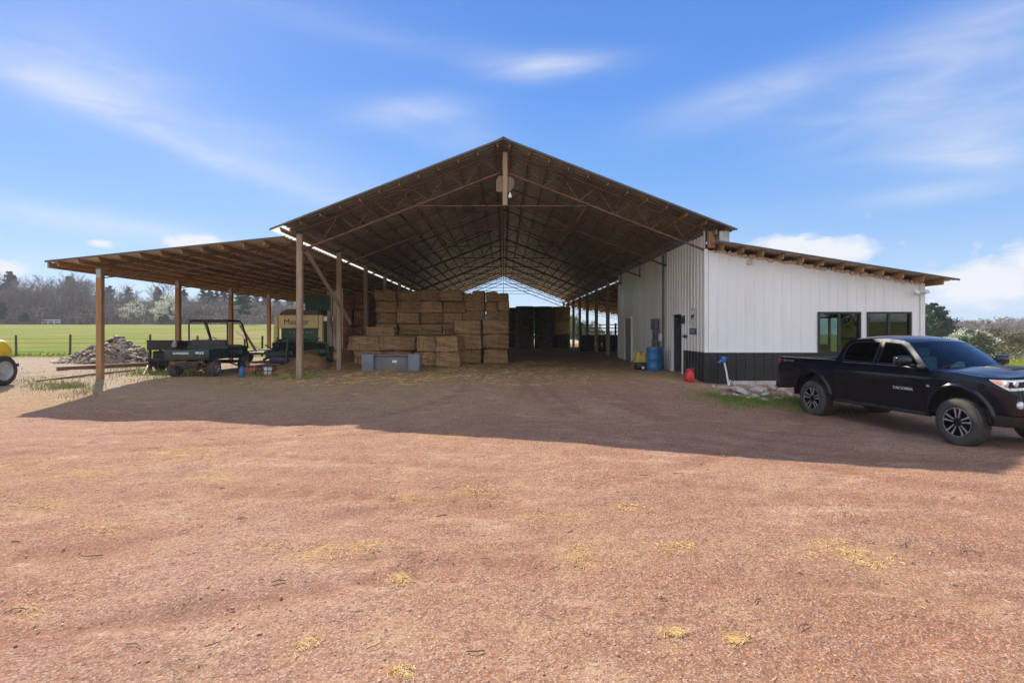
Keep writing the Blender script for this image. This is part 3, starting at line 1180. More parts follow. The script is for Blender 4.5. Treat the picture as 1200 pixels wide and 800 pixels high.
# ------------------------------------------------------------------ pickup truck
paint = surf('black_car_paint', (.0030, .0036, .0085), (.004, .0045, .010), 3, .2, 0, coat=.6, spec=.15, c3=(.010, .009, .010), s3=1.4, m3=(.6, .85))
trimb = surf('black_plastic', (.015, .015, .016), (.024, .023, .022), 6, .55, bump=.1)
tyre_m = surf('tyre_rubber', (.045, .041, .038), (.075, .066, .058), 5, .85, bump=.15, c3=(.11, .085, .065), s3=3)
rimd = surf('dark_rim', (.02, .02, .022), None, 4, .35, .6)
rims = surf('machined_alloy', (.68, .69, .71), (.6, .6, .62), 4, .28, .85)
chrome = surf('chrome', (.75, .75, .77), None, 4, .12, 1.0)
lens_w = surf('headlight_lens', (.62, .64, .66), (.75, .76, .78), 12, .08, .3, coat=1.0)
lens_o = surf('amber_lens', (.75, .30, .16), None, 5, .15, 0, coat=1)
lens_r = surf('red_lens', (.38, .02, .015), None, 5, .15, 0, coat=1)
dark = surf('underbody_black', (.012, .011, .010), (.03, .026, .022), 4, .9)
seatm = surf('seat_fabric', (.16, .17, .175), (.22, .23, .235), 6, .9)
wind = glass('windscreen_glass', (.55, .92, .90), .95, 0.0, 1.0)
tintg = glass('tinted_glass', (.4, .42, .45), .10, 0.0, .45)
badge_m = surf('silver_badge', (.75, .75, .76), None, 3, .3, .6)

TR = empty('pickup_truck', 'black crew cab pickup truck with silver split spoke wheels parked on the red dirt', 'pickup truck', (8.0, 10.84, -.388), 0.189 - PI / 2)
AX = 1.618
AR, AZ = .50, .46       # wheel arch radius and centre height


def side_y(x, z):
    y = interp([.36, .5, .7, .9, 1.08, 1.18, 1.27], [.845, .878, .905, .918, .912, .893, .866], z)
    y -= .012 * math.exp(-((z - .70) / .09) ** 2)
    if x > 1.2: y -= .055 * ((x - 1.2) / 1.0) ** 2
    if x < -2.3: y -= .035 * ((-2.3 - x) / .45) ** 2
    return y


def zbot(x):
    b = .40 if x > -1 else .47
    if x > AX: b = .50
    if x < -AX: b = .58
    for xc in (-AX, AX):
        d = abs(x - xc)
        if d < AR: b = max(b, AZ + math.sqrt(max(0, AR * AR - d * d)))
    return b


def ztop(x):
    return interp([-2.75, -1.0, -.985, .02, 1.05, 1.12, 1.6, 2.05, 2.3], [1.255, 1.265, 1.222, 1.222, 1.212, 1.205, 1.195, 1.155, 1.11], x)


def side_panel(mb, x0, x1, s):
    st = {x0, x1}
    x = x0
    while x < x1:
        st.add(round(x, 4))
        x += .06
    for xc in (-AX, AX):
        for k in range(0, 37):
            q = xc + AR * math.cos(PI * k / 36)
            if x0 < q < x1: st.add(round(q, 5))
        for q in (xc - AR - .002, xc + AR + .002):
            if x0 < q < x1: st.add(q)
    st = sorted(st)
    rows = []
    N = 14
    for i, x in enumerate(st):
        zb, zt = zbot(x), ztop(x)
        col_ = []
        for j in range(N + 1):
            z = lerp(zb, zt, j / N)
            col_.append((x, side_y(x, z) * s, z))
        b0 = (x, (side_y(x, zb) - .05) * s, zb + .004)
        b1 = (x, (side_y(x, zt) - .03) * s, zt + .002)
        rows.append([b0] + col_ + [b1])
    def inset(r, dx): return [(p[0] + dx, p[1] - .035 * s, p[2]) for p in r]
    rows = [inset(rows[0], .003)] + rows + [inset(rows[-1], -.003)]
    mb.grid(rows, flip=(s < 0))


G = .004
body, bedm = MB(), MB()
for s in (-1, 1):
    side_panel(bedm, -2.74, -.99 - G, s)
    side_panel(body, 1.05 + G, 2.05, s)
# bed: rail tops, inner walls, floor, front wall, tailgate
for s in (-1, 1):
    rows = []
    for x in (-2.70, -2.2, -1.6, -1.03):
        zt = ztop(x)
        ye = side_y(x, zt) - .03
        rows.append([(x, s * ye, zt + .002), (x, s * (ye - .02), zt + .012), (x, s * .775, zt + .010), (x, s * .765, zt - .01), (x, s * .765, .80)])
    bedm.grid(rows, flip=(s > 0))
bedm.box((-1.85, 0, .79), (1.75, 1.56, .03))
bedm.box((-1.01, 0, 1.0), (.05, 1.66, .50))
bedm.box((-2.715, 0, .93), (.06, 1.66, .62), bev=.02)
# front fascia and bonnet
plan = [(2.05, .86), (2.14, .850), (2.23, .833), (2.32, .80), (2.39, .75), (2.44, .67), (2.475, .55), (2.50, .40), (2.515, .2), (2.52, 0.0)]
fz = [.40, .46, .54, .62, .70, .80, .89, .98, 1.04, 1.09, 1.13, 1.15]
fdx = [-.16, -.07, .0, .03, .03, .0, -.01, -.02, -.03, -.05, -.09, -.14]


def fascia(pi_, z, s, out=0.0):
    i = max(0, min(len(plan) - 1.001, pi_))
    k = int(i)
    f = i - k
    x = lerp(plan[k][0], plan[k + 1][0], f)
    y = lerp(plan[k][1], plan[k + 1][1], f)
    tx, ty = plan[k + 1][0] - plan[k][0], plan[k + 1][1] - plan[k][1]
    L = math.hypot(tx, ty)
    nx, ny = -ty / L, tx / L
    w = (x - 2.05) / .47
    dx = interp(fz, fdx, z) * w
    zz = z + (.055 * (1 - (y / .86) ** 2) if z > 1.08 else .055 * (1 - (y / .86) ** 2) * max(0, (z - .88) / .2))
    yk = side_y(2.05, min(z, 1.15)) / .86
    return (x + dx + nx * out, s * (y * yk + ny * out), zz)


for s in (-1, 1):
    body.grid([[fascia(i * .5, z, s) for i in range(0, 19)] for z in fz], flip=(s < 0))
rows = []
npl = len(plan)
ends = [fascia(i, 1.15, -1) for i in range(npl)] + [fascia(i, 1.15, 1) for i in range(npl - 1)][::-1]


def cowl(yf):       # yf in -1..1
    return Vector((1.08 + .18 * (1 - yf * yf), .835 * yf, 1.21 + .045 * (1 - yf * yf)))


for i in range(15):
    t_ = i / 14
    r = []
    for j, e in enumerate(ends):
        yf = max(-1, min(1, e[1] / .845))
        sgn = -1 if yf < 0 else 1
        u_ = abs(yf)
        # crowd columns: corner vertices start along the fender line
        c = cowl(yf)
        if u_ > .999: c = Vector((1.12, sgn * .885, 1.205))
        p = c.lerp(Vector(e), t_)
        bulge = math.sin(PI * min(1, t_ * .9 + .08)) * .035
        bulge += .018 * sm(.62, .50, u_) * sm(0.02, .2, t_) * sm(1.0, .7, t_)
        p.z += bulge * (1 - u_ ** 3)
        r.append(tuple(p))
    rows.append(r)
body.grid(rows)
body.build('bonnet_and_wings', paint, TR, 50)
bedm.build('cargo_bed', paint, TR, 50)

# doors
for s in (-1, 1):
    for nm, x0, x1 in (('rear_door', -.985 + G, .02 - G), ('front_door', .02 + G, 1.05 - G)):
        mb = MB()
        side_panel(mb, x0, x1, s)
        d = mb.build(nm, paint, TR, 50)
        hx = x0 + .10
        mb = MB()
        y = side_y(hx, 1.03) * s
        mb.tube([(hx, y, 1.03), (hx + .02, y + .035 * s, 1.03), (hx + .16, y + .038 * s, 1.03), (hx + .19, y, 1.03)], [.012, .016, .016, .012], 8)
        mb.build('handle', paint, d, 60)
        mb = MB()
        zz = .44
        mb.beam((x0, (side_y(x0, zz) + .006) * s, zz), (x1, (side_y(x1, zz) + .006) * s, zz), .03, .06, bev=.012)
        mb.build('sill_trim', trimb, d, 60)
        if nm == 'front_door' and s < 0:
            X = frame((.64, s * (side_y(.6, .84) + .004), .842), (1, 0, 0), (0, .12, 1), (0, -1, .12))
            tb = text_mesh('TACOMA', .072, .004, Matrix.Identity(4), badge_m, 'badge', d, .001)
            tb.data.transform(Matrix.Diagonal((1.35, 1, 1, 1)))
            tb.data.transform(X)
X = frame((1.13, -(side_y(1.13, .93) + .004), .93), (1, 0, 0), (0, 0, 1), (0, -1, 0))
tb = text_mesh('V6', .05, .004, X, badge_m, 'badge', TR, .001)
decal = surf('decal_grey', (.32, .30, .30), None, 3, .5)
X = frame((-2.36, -(side_y(-2.36, 1.19) + .003), 1.175), (1, 0, 0), (0, -.2, 1), (0, -1, -.2))
text_mesh('TRD SPORT', .07, .0015, X, decal, 'decal', TR, .001)

# cab: pillars and roof
def yc(z): return .872 - (z - 1.17) * .46


outl = [(1.10, 1.208), (.82, 1.43), (.53, 1.655), (.38, 1.70), (.06, 1.725), (-.42, 1.722), (-.76, 1.705), (-.90, 1.65), (-.965, 1.46), (-1.0, 1.226), (.02, 1.224), (1.05, 1.214)]
wf = [(.90, 1.262), (.68, 1.44), (.50, 1.58), (.37, 1.637), (.03, 1.662), (.02, 1.268)]
wr = [(-.075, 1.270), (-.075, 1.662), (-.42, 1.658), (-.70, 1.635), (-.80, 1.58), (-.85, 1.40), (-.84, 1.31), (-.78, 1.275)]
cabm = MB()
rubber = MB()
for s in (-1, 1):
    X = Matrix(((1, 0, 0, 0), (0, -.46 * s, s, (.872 + 1.17 * .46) * s), (0, 1, 0, 0), (0, 0, 0, 1)))
    # local (x, z, out) -> (x, yc(z)*s + out*s, z)
    cabm.prism(outl, -.05, 0.0, X, 0, [wf, wr])
roof_rows = []
st = [(.53, 1.655), (.45, 1.682), (.38, 1.70), (.22, 1.714), (.06, 1.725), (-.2, 1.726), (-.42, 1.722), (-.62, 1.714), (-.76, 1.705), (-.84, 1.68), (-.90, 1.65)]
for i, (x, z) in enumerate(st):
    ye = yc(z)
    w0 = sm(.30, .02, -x + .32) if x > 0 else 0
    fb = max(0, (x - .02) / .51)
    rb = max(0, (-.42 - x) / .43)
    r = []
    for j in range(17):
        yf = -1 + j / 8
        k = 1 - abs(yf) ** 2.6
        r.append((x + (.10 * fb - .05 * rb) * (1 - yf * yf), ye * yf, z + .062 * k * (1 - .55 * fb ** 2) * (1 - .6 * rb ** 2)))
    roof_rows.append(r)
cabm.grid(roof_rows, flip=True)
rear = []
for i in range(5):
    f = i / 4
    x, z = interp([0, .5, 1], [-.90, -.965, -1.0], f), interp([0, .5, 1], [1.65, 1.46, 1.226], f)
    rear.append([(x - .05 * (1 - (j / 4 - 1) ** 2) * 1, yc(z) * (j / 4 - 1), z + (.025 * (1 - abs(j / 4 - 1) ** 2.6) * (1 - f))) for j in range(9)])
cabm.grid(rear, flip=True)
cab_o = cabm.build('cab', paint, TR, 40)
mb = MB()
top = roof_rows[0]
rows = []
for i in range(9):
    f = i / 8
    r = []
    for j in range(17):
        yf = -1 + j / 8
        a = Vector(top[j]) + Vector((.0, 0, -.004))
        b = cowl(yf * .97)
        p = a.lerp(b, f)
        p.x += .025 * math.sin(PI * f)
        r.append(tuple(p))
    rows.append(r)
mb.grid(rows)
mb.build('windscreen', wind, TR, 60)
mb = MB()
mb.grid([[tuple(Vector(p) + Vector((-.008, 0, .002))) for p in r[1:-1]] for r in rear[1:4]], flip=True)
mb.build('rear_window', tintg, TR, 60)
for s in (-1, 1):
    X = Matrix(((1, 0, 0, 0), (0, -.46 * s, s, (.872 + 1.17 * .46) * s), (0, 1, 0, 0), (0, 0, 0, 1)))
    for w_, m_g in ((wf, tintg), (wr, tintg)):
        mb = MB()
        mb.prism(w_, -.018, -.014, X)
        mb.build('side_window', m_g, TR)
    # bright weather strip below the glass, black frame round it
    mb = MB()
    for w_ in (wf, wr):
        pts = [X @ Vector((p[0], p[1], .003)) for p in w_]
        mb.tube(pts + [pts[0]], .009, 5)
    mb.build('window_trim', trimb, TR, 60)
    mb = MB()
    mb.tube([X @ Vector((x, ztop(x) + .016, .004)) for x in (-.80, -.4, .02, .5, 1.0)], .010, 5)
    mb.build('belt_trim', surf('belt_grey', (.16, .16, .165), None, 4, .3, .6), TR, 60)
    # mirror
    mb = MB()
    mb.box((.80, s * 1.065, 1.345), (.15, .29, .185), bev=.06)
    mb.beam((.84, s * .86, 1.25), (.82, s * 1.0, 1.285), .09, .06, bev=.015)
    mi = mb.build('mirror', paint, TR, 50)
    mb = MB()
    mb.box((.722, s * 1.07, 1.348), (.008, .23, .14), bev=.002)
    mb.build('mirror_glass', chrome, mi)
    # wheel arch flares
    for xc in (-AX, AX):
        mb = MB()
        rows = []
        a0, a1 = (-4, 182)
        for k in range(0, 41):
            a = R(lerp(a0, a1, k / 40))
            r = []
            for rr_, o in ((AR - .012, -.02), (AR - .006, .030), (AR + .012, .040), (AR + .05, .030), (AR + .066, -.004)):
                x = xc + rr_ * math.cos(a)
                z = AZ + rr_ * math.sin(a)
                r.append((x, s * (side_y(x, max(.42, z)) + o), z))
            rows.append(r)
        mb.grid(rows, flip=(s > 0))
        mb.build('wheel_arch', paint, TR, 60)
        mb = MB()           # liner
        rows = [[(xc + (AR + .01) * math.cos(PI * k / 16), s * y, AZ + (AR + .01) * math.sin(PI * k / 16)) for y in (.55, .89)] for k in range(17)]
        mb.grid(rows)
        mb.build('wheel_well', dark, TR, 60)
mb = MB()
for y0 in (-.62, .05):
    a, b = cowl(y0 / .835), cowl((y0 + .5) / .835)
    mb.tube([a + Vector((.0, 0, .03)), a.lerp(b, .5) + Vector((-.05, 0, .06)), b + Vector((-.10, 0, .075))], .009, 5)
mb.build('wiper', trimb, TR, 60)
# chassis and tub under the skin
mb = MB()
mb.box((0.02, 0, .62), (2.0, 1.66, .42))
mb.box((-.5, 0, .50), (4.3, 1.05, .26))
mb.box((1.55, 0, .72), (1.5, 1.08, .56))
mb.box((-1.85, 0, .64), (1.7, 1.10, .22))
for x in (-AX, AX):
    mb.tube([(x, -.8, .385), (x, .8, .385)], .055, 8)
mb.build('chassis', dark, TR)
# cabin
mb = MB()
for x, n in ((.15, 2), (-.62, 3)):
    for q in range(n):
        y = (q - (n - 1) / 2) * (.72 if n == 2 else .5)
        mb.box((x - .22, y, 1.08), (.16, .46, .60), bev=.06)
        mb.box((x - .26, y, 1.46), (.10, .26, .17), bev=.04)
mb.build('seat', seatm, TR, 50)
mb = MB()
mb.box((.86, 0, 1.08), (.42, 1.5, .16), bev=.05)
mb.lathe([(.165, -.015), (.185, 0), (.165, .015)], 20, 0, frame((.55, .37, 1.14), (0, 1, 0), (.45, 0, 1), (-1, 0, .45)))
mb.build('dashboard', seatm, TR, 50)
# bumpers, grille, lamps
mb = MB()
mb.box((-2.80, 0, .60), (.16, 1.72, .19), bev=.05)
mb.build('rear_bumper', trimb, TR, 50)
for s in (-1, 1):
    mb = MB()
    mb.box((-2.685, s * .825, 1.06), (.13, .11, .32), bev=.03)
    mb.build('tail_light', lens_r, TR, 50)
    def lamp_grid(u0, u1, n, out, e0=0.0, e1=1.0):
        rows = []
        for q in range(6):
            r = []
            for i in range(n + 1):
                u = lerp(u0, u1, i / n)
                zt_, zb_ = 1.125 - .01 * u, 1.115 - .15 * min(1, u * 2.0) + .03 * max(0, u - .5)
                r.append(fascia(.7 + u * 5.4, lerp(zb_, zt_, lerp(e0, e1, q / 5)), s, out))
            rows.append(r)
        return rows
    mb = MB()
    mb.grid(lamp_grid(0, 1, 16, .010), flip=(s < 0))
    hl = mb.build('headlight', lens_w, TR, 60)
    mb = MB()
    mb.grid(lamp_grid(.05, .34, 6, .014, .15, .9), flip=(s < 0))
    mb.build('side_marker', lens_o, hl, 60)
    mb = MB()
    mb.grid(lamp_grid(.40, .92, 8, .013, .25, .8), flip=(s < 0))
    mb.build('bezel', rimd, hl, 60)
    mb = MB()
    for u in (3.2, 4.4):
        c = Vector(fascia(u, 1.06, s, .012))
        mb.lathe([(0, .022), (.038, .018), (.048, 0), (.048, -.03)], 18, 0, frame(c, (0, 1, 0), (0, 0, 1), (1, s * .55, 0)))
    mb.build('projector', lens_w, hl, 60)
    mb = MB()
    c = Vector(fascia(4.6, .76, s, .012))
    mb.lathe([(0, .02), (.045, .016), (.06, 0), (.06, -.04)], 18, 0, frame(c, (0, 1, 0), (0, 0, 1), (1, s * .35, 0)))
    mb.build('fog_lamp', lens_w, TR, 60)
mb = MB()
for s in (-1, 1):
    mb.grid([[fascia(5.4 + i * .4, z, s, .012) for i in range(10)] for z in (.66, .78, .88, .98, 1.06)], flip=(s < 0))
gr = mb.build('grille', trimb, TR, 60)
mb = MB()
for z in (.645, 1.07):
    pts = [fascia(9 - i * .4, z, -1, .02) for i in range(10)][::-1] + [fascia(9 - i * .4, z, 1, .02) for i in range(10)]
    mb.tube(pts, .018, 6)
for z in (.75, .85, .95):
    pts = [fascia(9 - i * .4, z, -1, .016) for i in range(9)][::-1] + [fascia(9 - i * .4, z, 1, .016) for i in range(9)]
    mb.tube(pts, .012, 5)
mb.build('grille_bar', rimd, gr, 60)
mb = MB()
for s in (-1, 1):
    mb.grid([[fascia(1.2 + i * .6, z, s, .012) for i in range(14)] for z in (.41, .46, .52, .58)], flip=(s < 0))
mb.build('lower_bumper', trimb, TR, 60)
mb = MB()
mb.box((1.80, 0, 1.195), (.46, .60, .06), Matrix.Translation((1.8, 0, 1.262)) @ Matrix.Rotation(.05, 4, 'Y') @ Matrix.Translation((-1.8, 0, -1.195)), bev=.025)
mb.build('bonnet_scoop', trimb, TR, 50)
# wheels
def truck_wheel(x, s):
    X = frame((x, s * .80, .385), (1, 0, 0), (0, 0, s), (0, s, 0)) if s > 0 else frame((x, s * .80, .385), (-1, 0, 0), (0, 0, 1), (0, -1, 0))
    X = Matrix.Translation((x, s * .785, .385)) @ Matrix.Rotation(-s * PI / 2, 4, 'X')
    mb = MB()
    hw = .125
    prof = [(.235, -hw + .02), (.30, -hw), (.352, -hw + .012), (.379, -hw + .035), (.386, -.05), (.3865, 0), (.386, .05), (.379, hw - .035), (.352, hw - .012), (.30, hw), (.250, hw - .012), (.235, hw - .03)]
    mb.lathe(prof, 48, 0, X, False)
    for k in range(48):     # tread blocks
        a = 2 * PI * k / 48
        for zz in (-.075, -.025, .025, .075):
            b = a + (.03 if zz > 0 else 0)
            mb.box((.386, 0, zz), (.014, .034, .040), X @ Matrix.Rotation(b, 4, 'Z'))
    ty = mb.build('tyre', tyre_m, None, 40)
    mb = MB()
    mb.lathe([(.238, .105), (.242, .112), (.234, .118), (.222, .108), (.215, .06), (.21, -.09), (.0, -.09)], 40, 0, X, False)
    mb.lathe([(0, .088), (.055, .088), (.07, .078), (.075, .03)], 24, 0, X, False)
    rm = mb.build('rim', rimd, None, 40)
    mb = MB()
    for k in range(5):
        a = 2 * PI * k / 5 + PI / 2
        for d in (-1, 1):
            Y = X @ Matrix.Rotation(a, 4, 'Z')
            p = [(.070, d * .012), (.070, d * .030), (.15, d * .046), (.226, d * .068), (.228, d * .028), (.15, d * .022)]
            if d < 0: p = p[::-1]
            mb.prism(p, .078, .104, Y)
    mb.lathe([(.238, .106), (.240, .1165), (.226, .1165), (.224, .106)], 40, 0, X, False)
    sp_ = mb.build('spokes', rims, None, 30)
    return ty, rm, sp_


for x in (-AX, AX):
    for s in (-1, 1):
        wv = bpy.data.objects.new('wheel', None)
        ty, rm, sp_ = truck_wheel(x, s)
        # the wheel itself is the tyre mesh, rim and spokes are its sub-parts
        bpy.data.objects.remove(wv)
        ty.name = 'wheel'
        ty.parent = TR
        rm.parent = ty
        sp_.parent = ty

# ------------------------------------------------------------------ hay bales
hay = surf('hay', (.43, .255, .112), (.57, .365, .172), 2.2, .95, bump=.9, bscale=26, stretch=(1, 1, 3.2), rnd=.16, c3=(.27, .17, .085), s3=1.4, m3=(.5, .75), bdist=.03)
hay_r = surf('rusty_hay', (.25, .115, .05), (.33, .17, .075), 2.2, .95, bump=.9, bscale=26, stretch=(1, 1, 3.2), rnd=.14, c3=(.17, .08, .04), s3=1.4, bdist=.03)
hay_d = surf('backlit_weathered_hay', (.075, .055, .036), (.12, .09, .058), 2.2, .95, bump=.9, bscale=22, stretch=(1, 1, 2.5), rnd=.25, c3=(.045, .036, .028), s3=1.2, bdist=.03)  # weathered hay, its colour darkened further to look backlit
twine = surf('baler_twine', (.16, .11, .06), (.22, .16, .09), 20, .9)


def bale_mesh(seed):
    """unit bale (1 m cube, base at z=0): bulging, rough, tied round with twine"""
    bm = bmesh.new()
    bmesh.ops.create_cube(bm, size=1)
    bmesh.ops.subdivide_edges(bm, edges=bm.edges[:], cuts=15, use_grid_fill=True)
    o = Vector((seed * 7.1, seed * 3.3, seed))
    for v in bm.verts:
        p = v.co.copy()
        q = Vector(p)
        # rounded corners
        k = 7
        n4 = (abs(2 * p.x) ** (2 * k) + abs(2 * p.y) ** (2 * k) + abs(2 * p.z) ** (2 * k)) ** (1 / (2 * k))
        q = p / max(n4, .2) * (max(abs(p.x), abs(p.y), abs(p.z)) * 2)
        q = p.lerp(q, .8)
        a = .060 * noise.noise(p * 2.2 + o) + .034 * noise.noise(p * 7 + o) + .022 * noise.noise(p * 19 + o)
        q += q.normalized() * a
        for xs_ in (-.36, -.12, .12, .36):          # twine bites in
            q *= 1 - .012 * math.exp(-((p.x - xs_) / .03) ** 2)
        v.co = q + Vector((0, 0, .5))
    bm.verts.index_update()
    mb = MB()
    mb.add([v.co.copy() for v in bm.verts], [tuple(v.index for v in f.verts) for f in bm.faces])
    bm.free()
    r = random.Random(seed)
    for k in range(420):        # loose stalks standing out of the faces
        ax = r.choice((1, 1, 1, 2, 0))
        p = [r.uniform(-.47, .47) for _ in range(3)]
        sd_ = r.choice((-1, 1)) if ax != 1 else -1
        p[ax] = .488 * sd_
        d = Vector([r.uniform(-1, 1) for _ in range(3)]).normalized()
        d[ax] = sd_ * r.uniform(.15, .6)
        d = d * r.uniform(.03, .075)
        n_ = d.cross(Vector((.3, .5, .8))).normalized() * .004
        P = Vector(p) + Vector((0, 0, .5))
        mb.add([P - n_, P + n_, P + d], [(0, 1, 2)])
    return mb.mesh('hay_bale', hay, 60), None


BM = [bale_mesh(i + 1)[0] for i in range(4)]
twm = MB()
for xs_ in (-.36, -.12, .12, .36):
    twm.tube([(xs_, y, z + .5) for y, z in ((-.495, -.47), (-.5, 0), (-.495, .47), (-.47, .495), (.47, .495), (.495, .47), (.495, -.47), (.47, -.495), (-.47, -.495), (-.495, -.47))], .006, 4)
TW = twm.mesh('twine', twine, 60)
ORD = ['leftmost', 'second from the left', 'third from the left', 'fourth from the left', 'fifth from the left', 'sixth from the left']


def bale(px0, px1, py0, py1, Y, label, mat=None, depth=2.3, group='square hay bales stacked in the barn', k=[0], face=None):
    """a big square bale whose front face stands at depth Y"""
    x0, x1 = (px0 - 590) / 650 * Y, (px1 - 590) / 650 * Y
    z1, z0 = 1.5 - (py0 - 387) / 650 * Y, 1.5 - (py1 - 387) / 650 * Y
    k[0] += 1
    rd = random.Random(k[0])
    o = bpy.data.objects.new('hay_bale', BM[k[0] % 4])
    COL.objects.link(o)
    o.location = ((x0 + x1) / 2 + rd.uniform(-.02, .02), Y + depth / 2 + rd.uniform(-.17, .17), z0)
    o.scale = ((x1 - x0) * 1.035, depth, (z1 - z0) * 1.02)
    o.rotation_euler = (0, 0, rd.uniform(-.075, .075))
    tag(o, label, 'hay bale', group)
    if mat:
        o.material_slots[0].link = 'OBJECT'
        o.material_slots[0].material = mat
    w = bpy.data.objects.new('twine', TW)
    COL.objects.link(w)
    w.parent = o
    return o


F = 'behind the grey trough'
bale(413, 447, 411, 427.7, 23.8, 'tan hay bale on the floor behind the left part of the grey trough')
bale(447, 483, 411, 427.7, 23.8, 'tan hay bale on the floor behind the right part of the grey trough')
bale(408, 445, 394, 411, 23.8, 'tan hay bale lying on the lower bale above the left end of the grey trough')
bale(445, 488, 394, 411, 23.8, 'wide tan hay bale lying above the right half of the grey trough')
bale(428, 460, 383, 394, 24.6, 'thin hay bale topping the low stack above the grey trough', depth=1.0)
bale(484, 511, 413, 429.6, 22.9, 'hay bale on the floor just right of the grey trough')
bale(511, 538, 413, 429.6, 22.9, 'hay bale on the floor between the grey trough and the right hand block')
bale(489, 513, 394, 413, 22.9, 'hay bale one up from the floor, right of the trough and left of its twin')
bale(513, 538, 394, 413, 22.9, 'hay bale one up from the floor against the right hand block')
cols = [(438.5, 462.5), (465, 491), (491, 517), (517, 542.5)]
tiers = [(340, 353), (353, 366.3), (366.3, 379.5), (379.5, 393)]
tn = ['top', 'second', 'third', 'lowest']
for ci, (a, b) in enumerate(cols):
    for ti, (c, d) in enumerate(tiers):
        jit = [0, 2.0, -1.2, .8][ci] if ti == 0 else 0
        sh = (2 - ti * .3) if ci == 0 and ti > 1 else 0
        bale(a + sh, b + sh * .5, c + jit * .6, d, 26.2 + (.12 * ((ci + ti) % 3 - 1)), 'hay bale in the tall back left stack, %s visible tier, %s column' % (tn[ti], ORD[ci] if ci < 3 else 'right hand'))
for ci, (a, b) in enumerate([(438, 491), (491, 543)]):       # what carries the tall stack
    for ti, (c, d) in enumerate([(393, 409), (409, 425)]):
        bale(a, b, c, d, 26.25, 'hay bale almost hidden under the tall back left stack, %s row, %s' % (('upper', 'lower')[ti], ('left', 'right')[ci]))
for ci, (a, b) in enumerate([(534.5, 564.5), (564.5, 594.5)]):
    for ti, (c, d) in enumerate([(375, 392), (392, 409), (409, 426)]):
        bale(a + (1.5 if ti == 2 else 0), b - (1 if ti == 2 and ci else 0), c, d, 25.1 + .1 * (ti == 2), 'hay bale of the wide right hand block, %s tier, %s side' % (('top', 'middle', 'floor')[ti], ('left', 'right')[ci]))
for ci, (a, b) in enumerate([(541.5, 554.5), (554.5, 568), (570, 583), (583, 596)]):
    for ti, (c, d) in enumerate([(342, 353.5), (353.5, 364.5), (364.5, 375.5)]):
        bale(a, b, c + (1.6 if ci in (0, 3) and ti == 0 else 0) - (1 if ci == 1 and ti == 0 else 0), d, 26.6 + .08 * ((ci * 2 + ti) % 3), 'narrow hay bale atop the right hand block, %s row, %s' % (('top', 'middle', 'bottom')[ti], ORD[ci]), depth=1.1)
# rust coloured stack under the lean-to
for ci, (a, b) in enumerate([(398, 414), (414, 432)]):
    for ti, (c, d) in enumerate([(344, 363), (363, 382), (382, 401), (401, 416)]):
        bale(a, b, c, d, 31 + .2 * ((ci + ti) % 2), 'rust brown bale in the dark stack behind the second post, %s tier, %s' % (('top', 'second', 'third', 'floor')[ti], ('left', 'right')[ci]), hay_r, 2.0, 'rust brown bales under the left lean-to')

# round bales at the far end
def round_bale_mesh(seed):
    mb = MB()
    rows = []
    o = Vector((seed * 5, 1, 2))
    prof = [(0, 0), (.5, 0), (.73, .004), (.752, .02), (.755, .2), (.75, .6), (.757, 1.0), (.753, 1.145), (.72, 1.166), (.4, 1.17), (0, 1.17)]
    n = 36
    for r, z in prof:
        rows.append([(lambda k_: (r * k_ * math.cos(2 * PI * k / n), r * k_ * math.sin(2 * PI * k / n), z))(1 + .03 * noise.noise(Vector((math.cos(2 * PI * k / n) * 2, math.sin(2 * PI * k / n) * 2, z * 2)) + o)) for k in range(n + 1)])
    mb.grid(rows)
    return mb.mesh('round_bale', hay_d, 60)


RB = [round_bale_mesh(i) for i in range(3)]
n_rb = 0
for ci, (px, Y, nt, cl) in enumerate([(615.5, 45.6, 3, 'leftmost tall column'), (637.5, 46.0, 3, 'middle tall column'), (658.5, 46.4, 3, 'right hand tall column by the post'), (603, 48.6, 3, 'half hidden column behind the hay'),
                                      (590, 50.5, 2, 'rearmost column behind the square hay')]):
    for ti in range(nt):
        o = bpy.data.objects.new('round_bale', RB[n_rb % 3])
        n_rb += 1
        COL.objects.link(o)
        o.location = ((px - 590) / 650 * Y + random.uniform(-.03, .03), Y + .7, ti * 1.165)
        o.rotation_euler = (0, 0, random.random() * 6)
        o.scale = (1.02, 1.02, 1)
        tag(o, 'dark round far bale, %s, %s' % (cl, ('on the floor', 'second up', 'topmost')[ti]), 'round bale', 'round bales stacked at the far end')
        if ci == 2 and ti > 0:  # paler hay stands in for light on the right column
            o.material_slots[0].link = 'OBJECT'
            o.material_slots[0].material = hay

# loose hay heaps
def heap(px, py, wx, wy, h, label, mat, seed):
    p = on_ground(px, py)
    mb = MB()
    rows = []
    for i in range(15):
        r = i / 14
        row = []
        for k in range(33):
            a = 2 * PI * k / 32
            rr_ = r * (1 + .22 * noise.noise(Vector((math.cos(a) * 1.5, math.sin(a) * 1.5, seed))))
            z = h * math.cos(min(1, r) * PI / 2) ** 1.6 + .10 * h * noise.noise(Vector((rr_ * math.cos(a) * 4, rr_ * math.sin(a) * 4, seed + 3)))
            row.append((wx * rr_ * math.cos(a), wy * rr_ * math.sin(a), z - .03))
        rows.append(row)
    mb.grid(rows)
    r_ = random.Random(seed)
    for k in range(900):
        a, r = r_.random() * 6.28, r_.random() ** .6
        x, y = wx * r * math.cos(a), wy * r * math.sin(a)
        strand(mb, x, y, r_.uniform(.08, .25), .012, h * math.cos(r * PI / 2) ** 1.6, .05)
    return mb.thing('hay_heap', mat, label, 'hay heap', (p.x, p.y, p.z), 'loose hay heaps in front of the baler', 60)


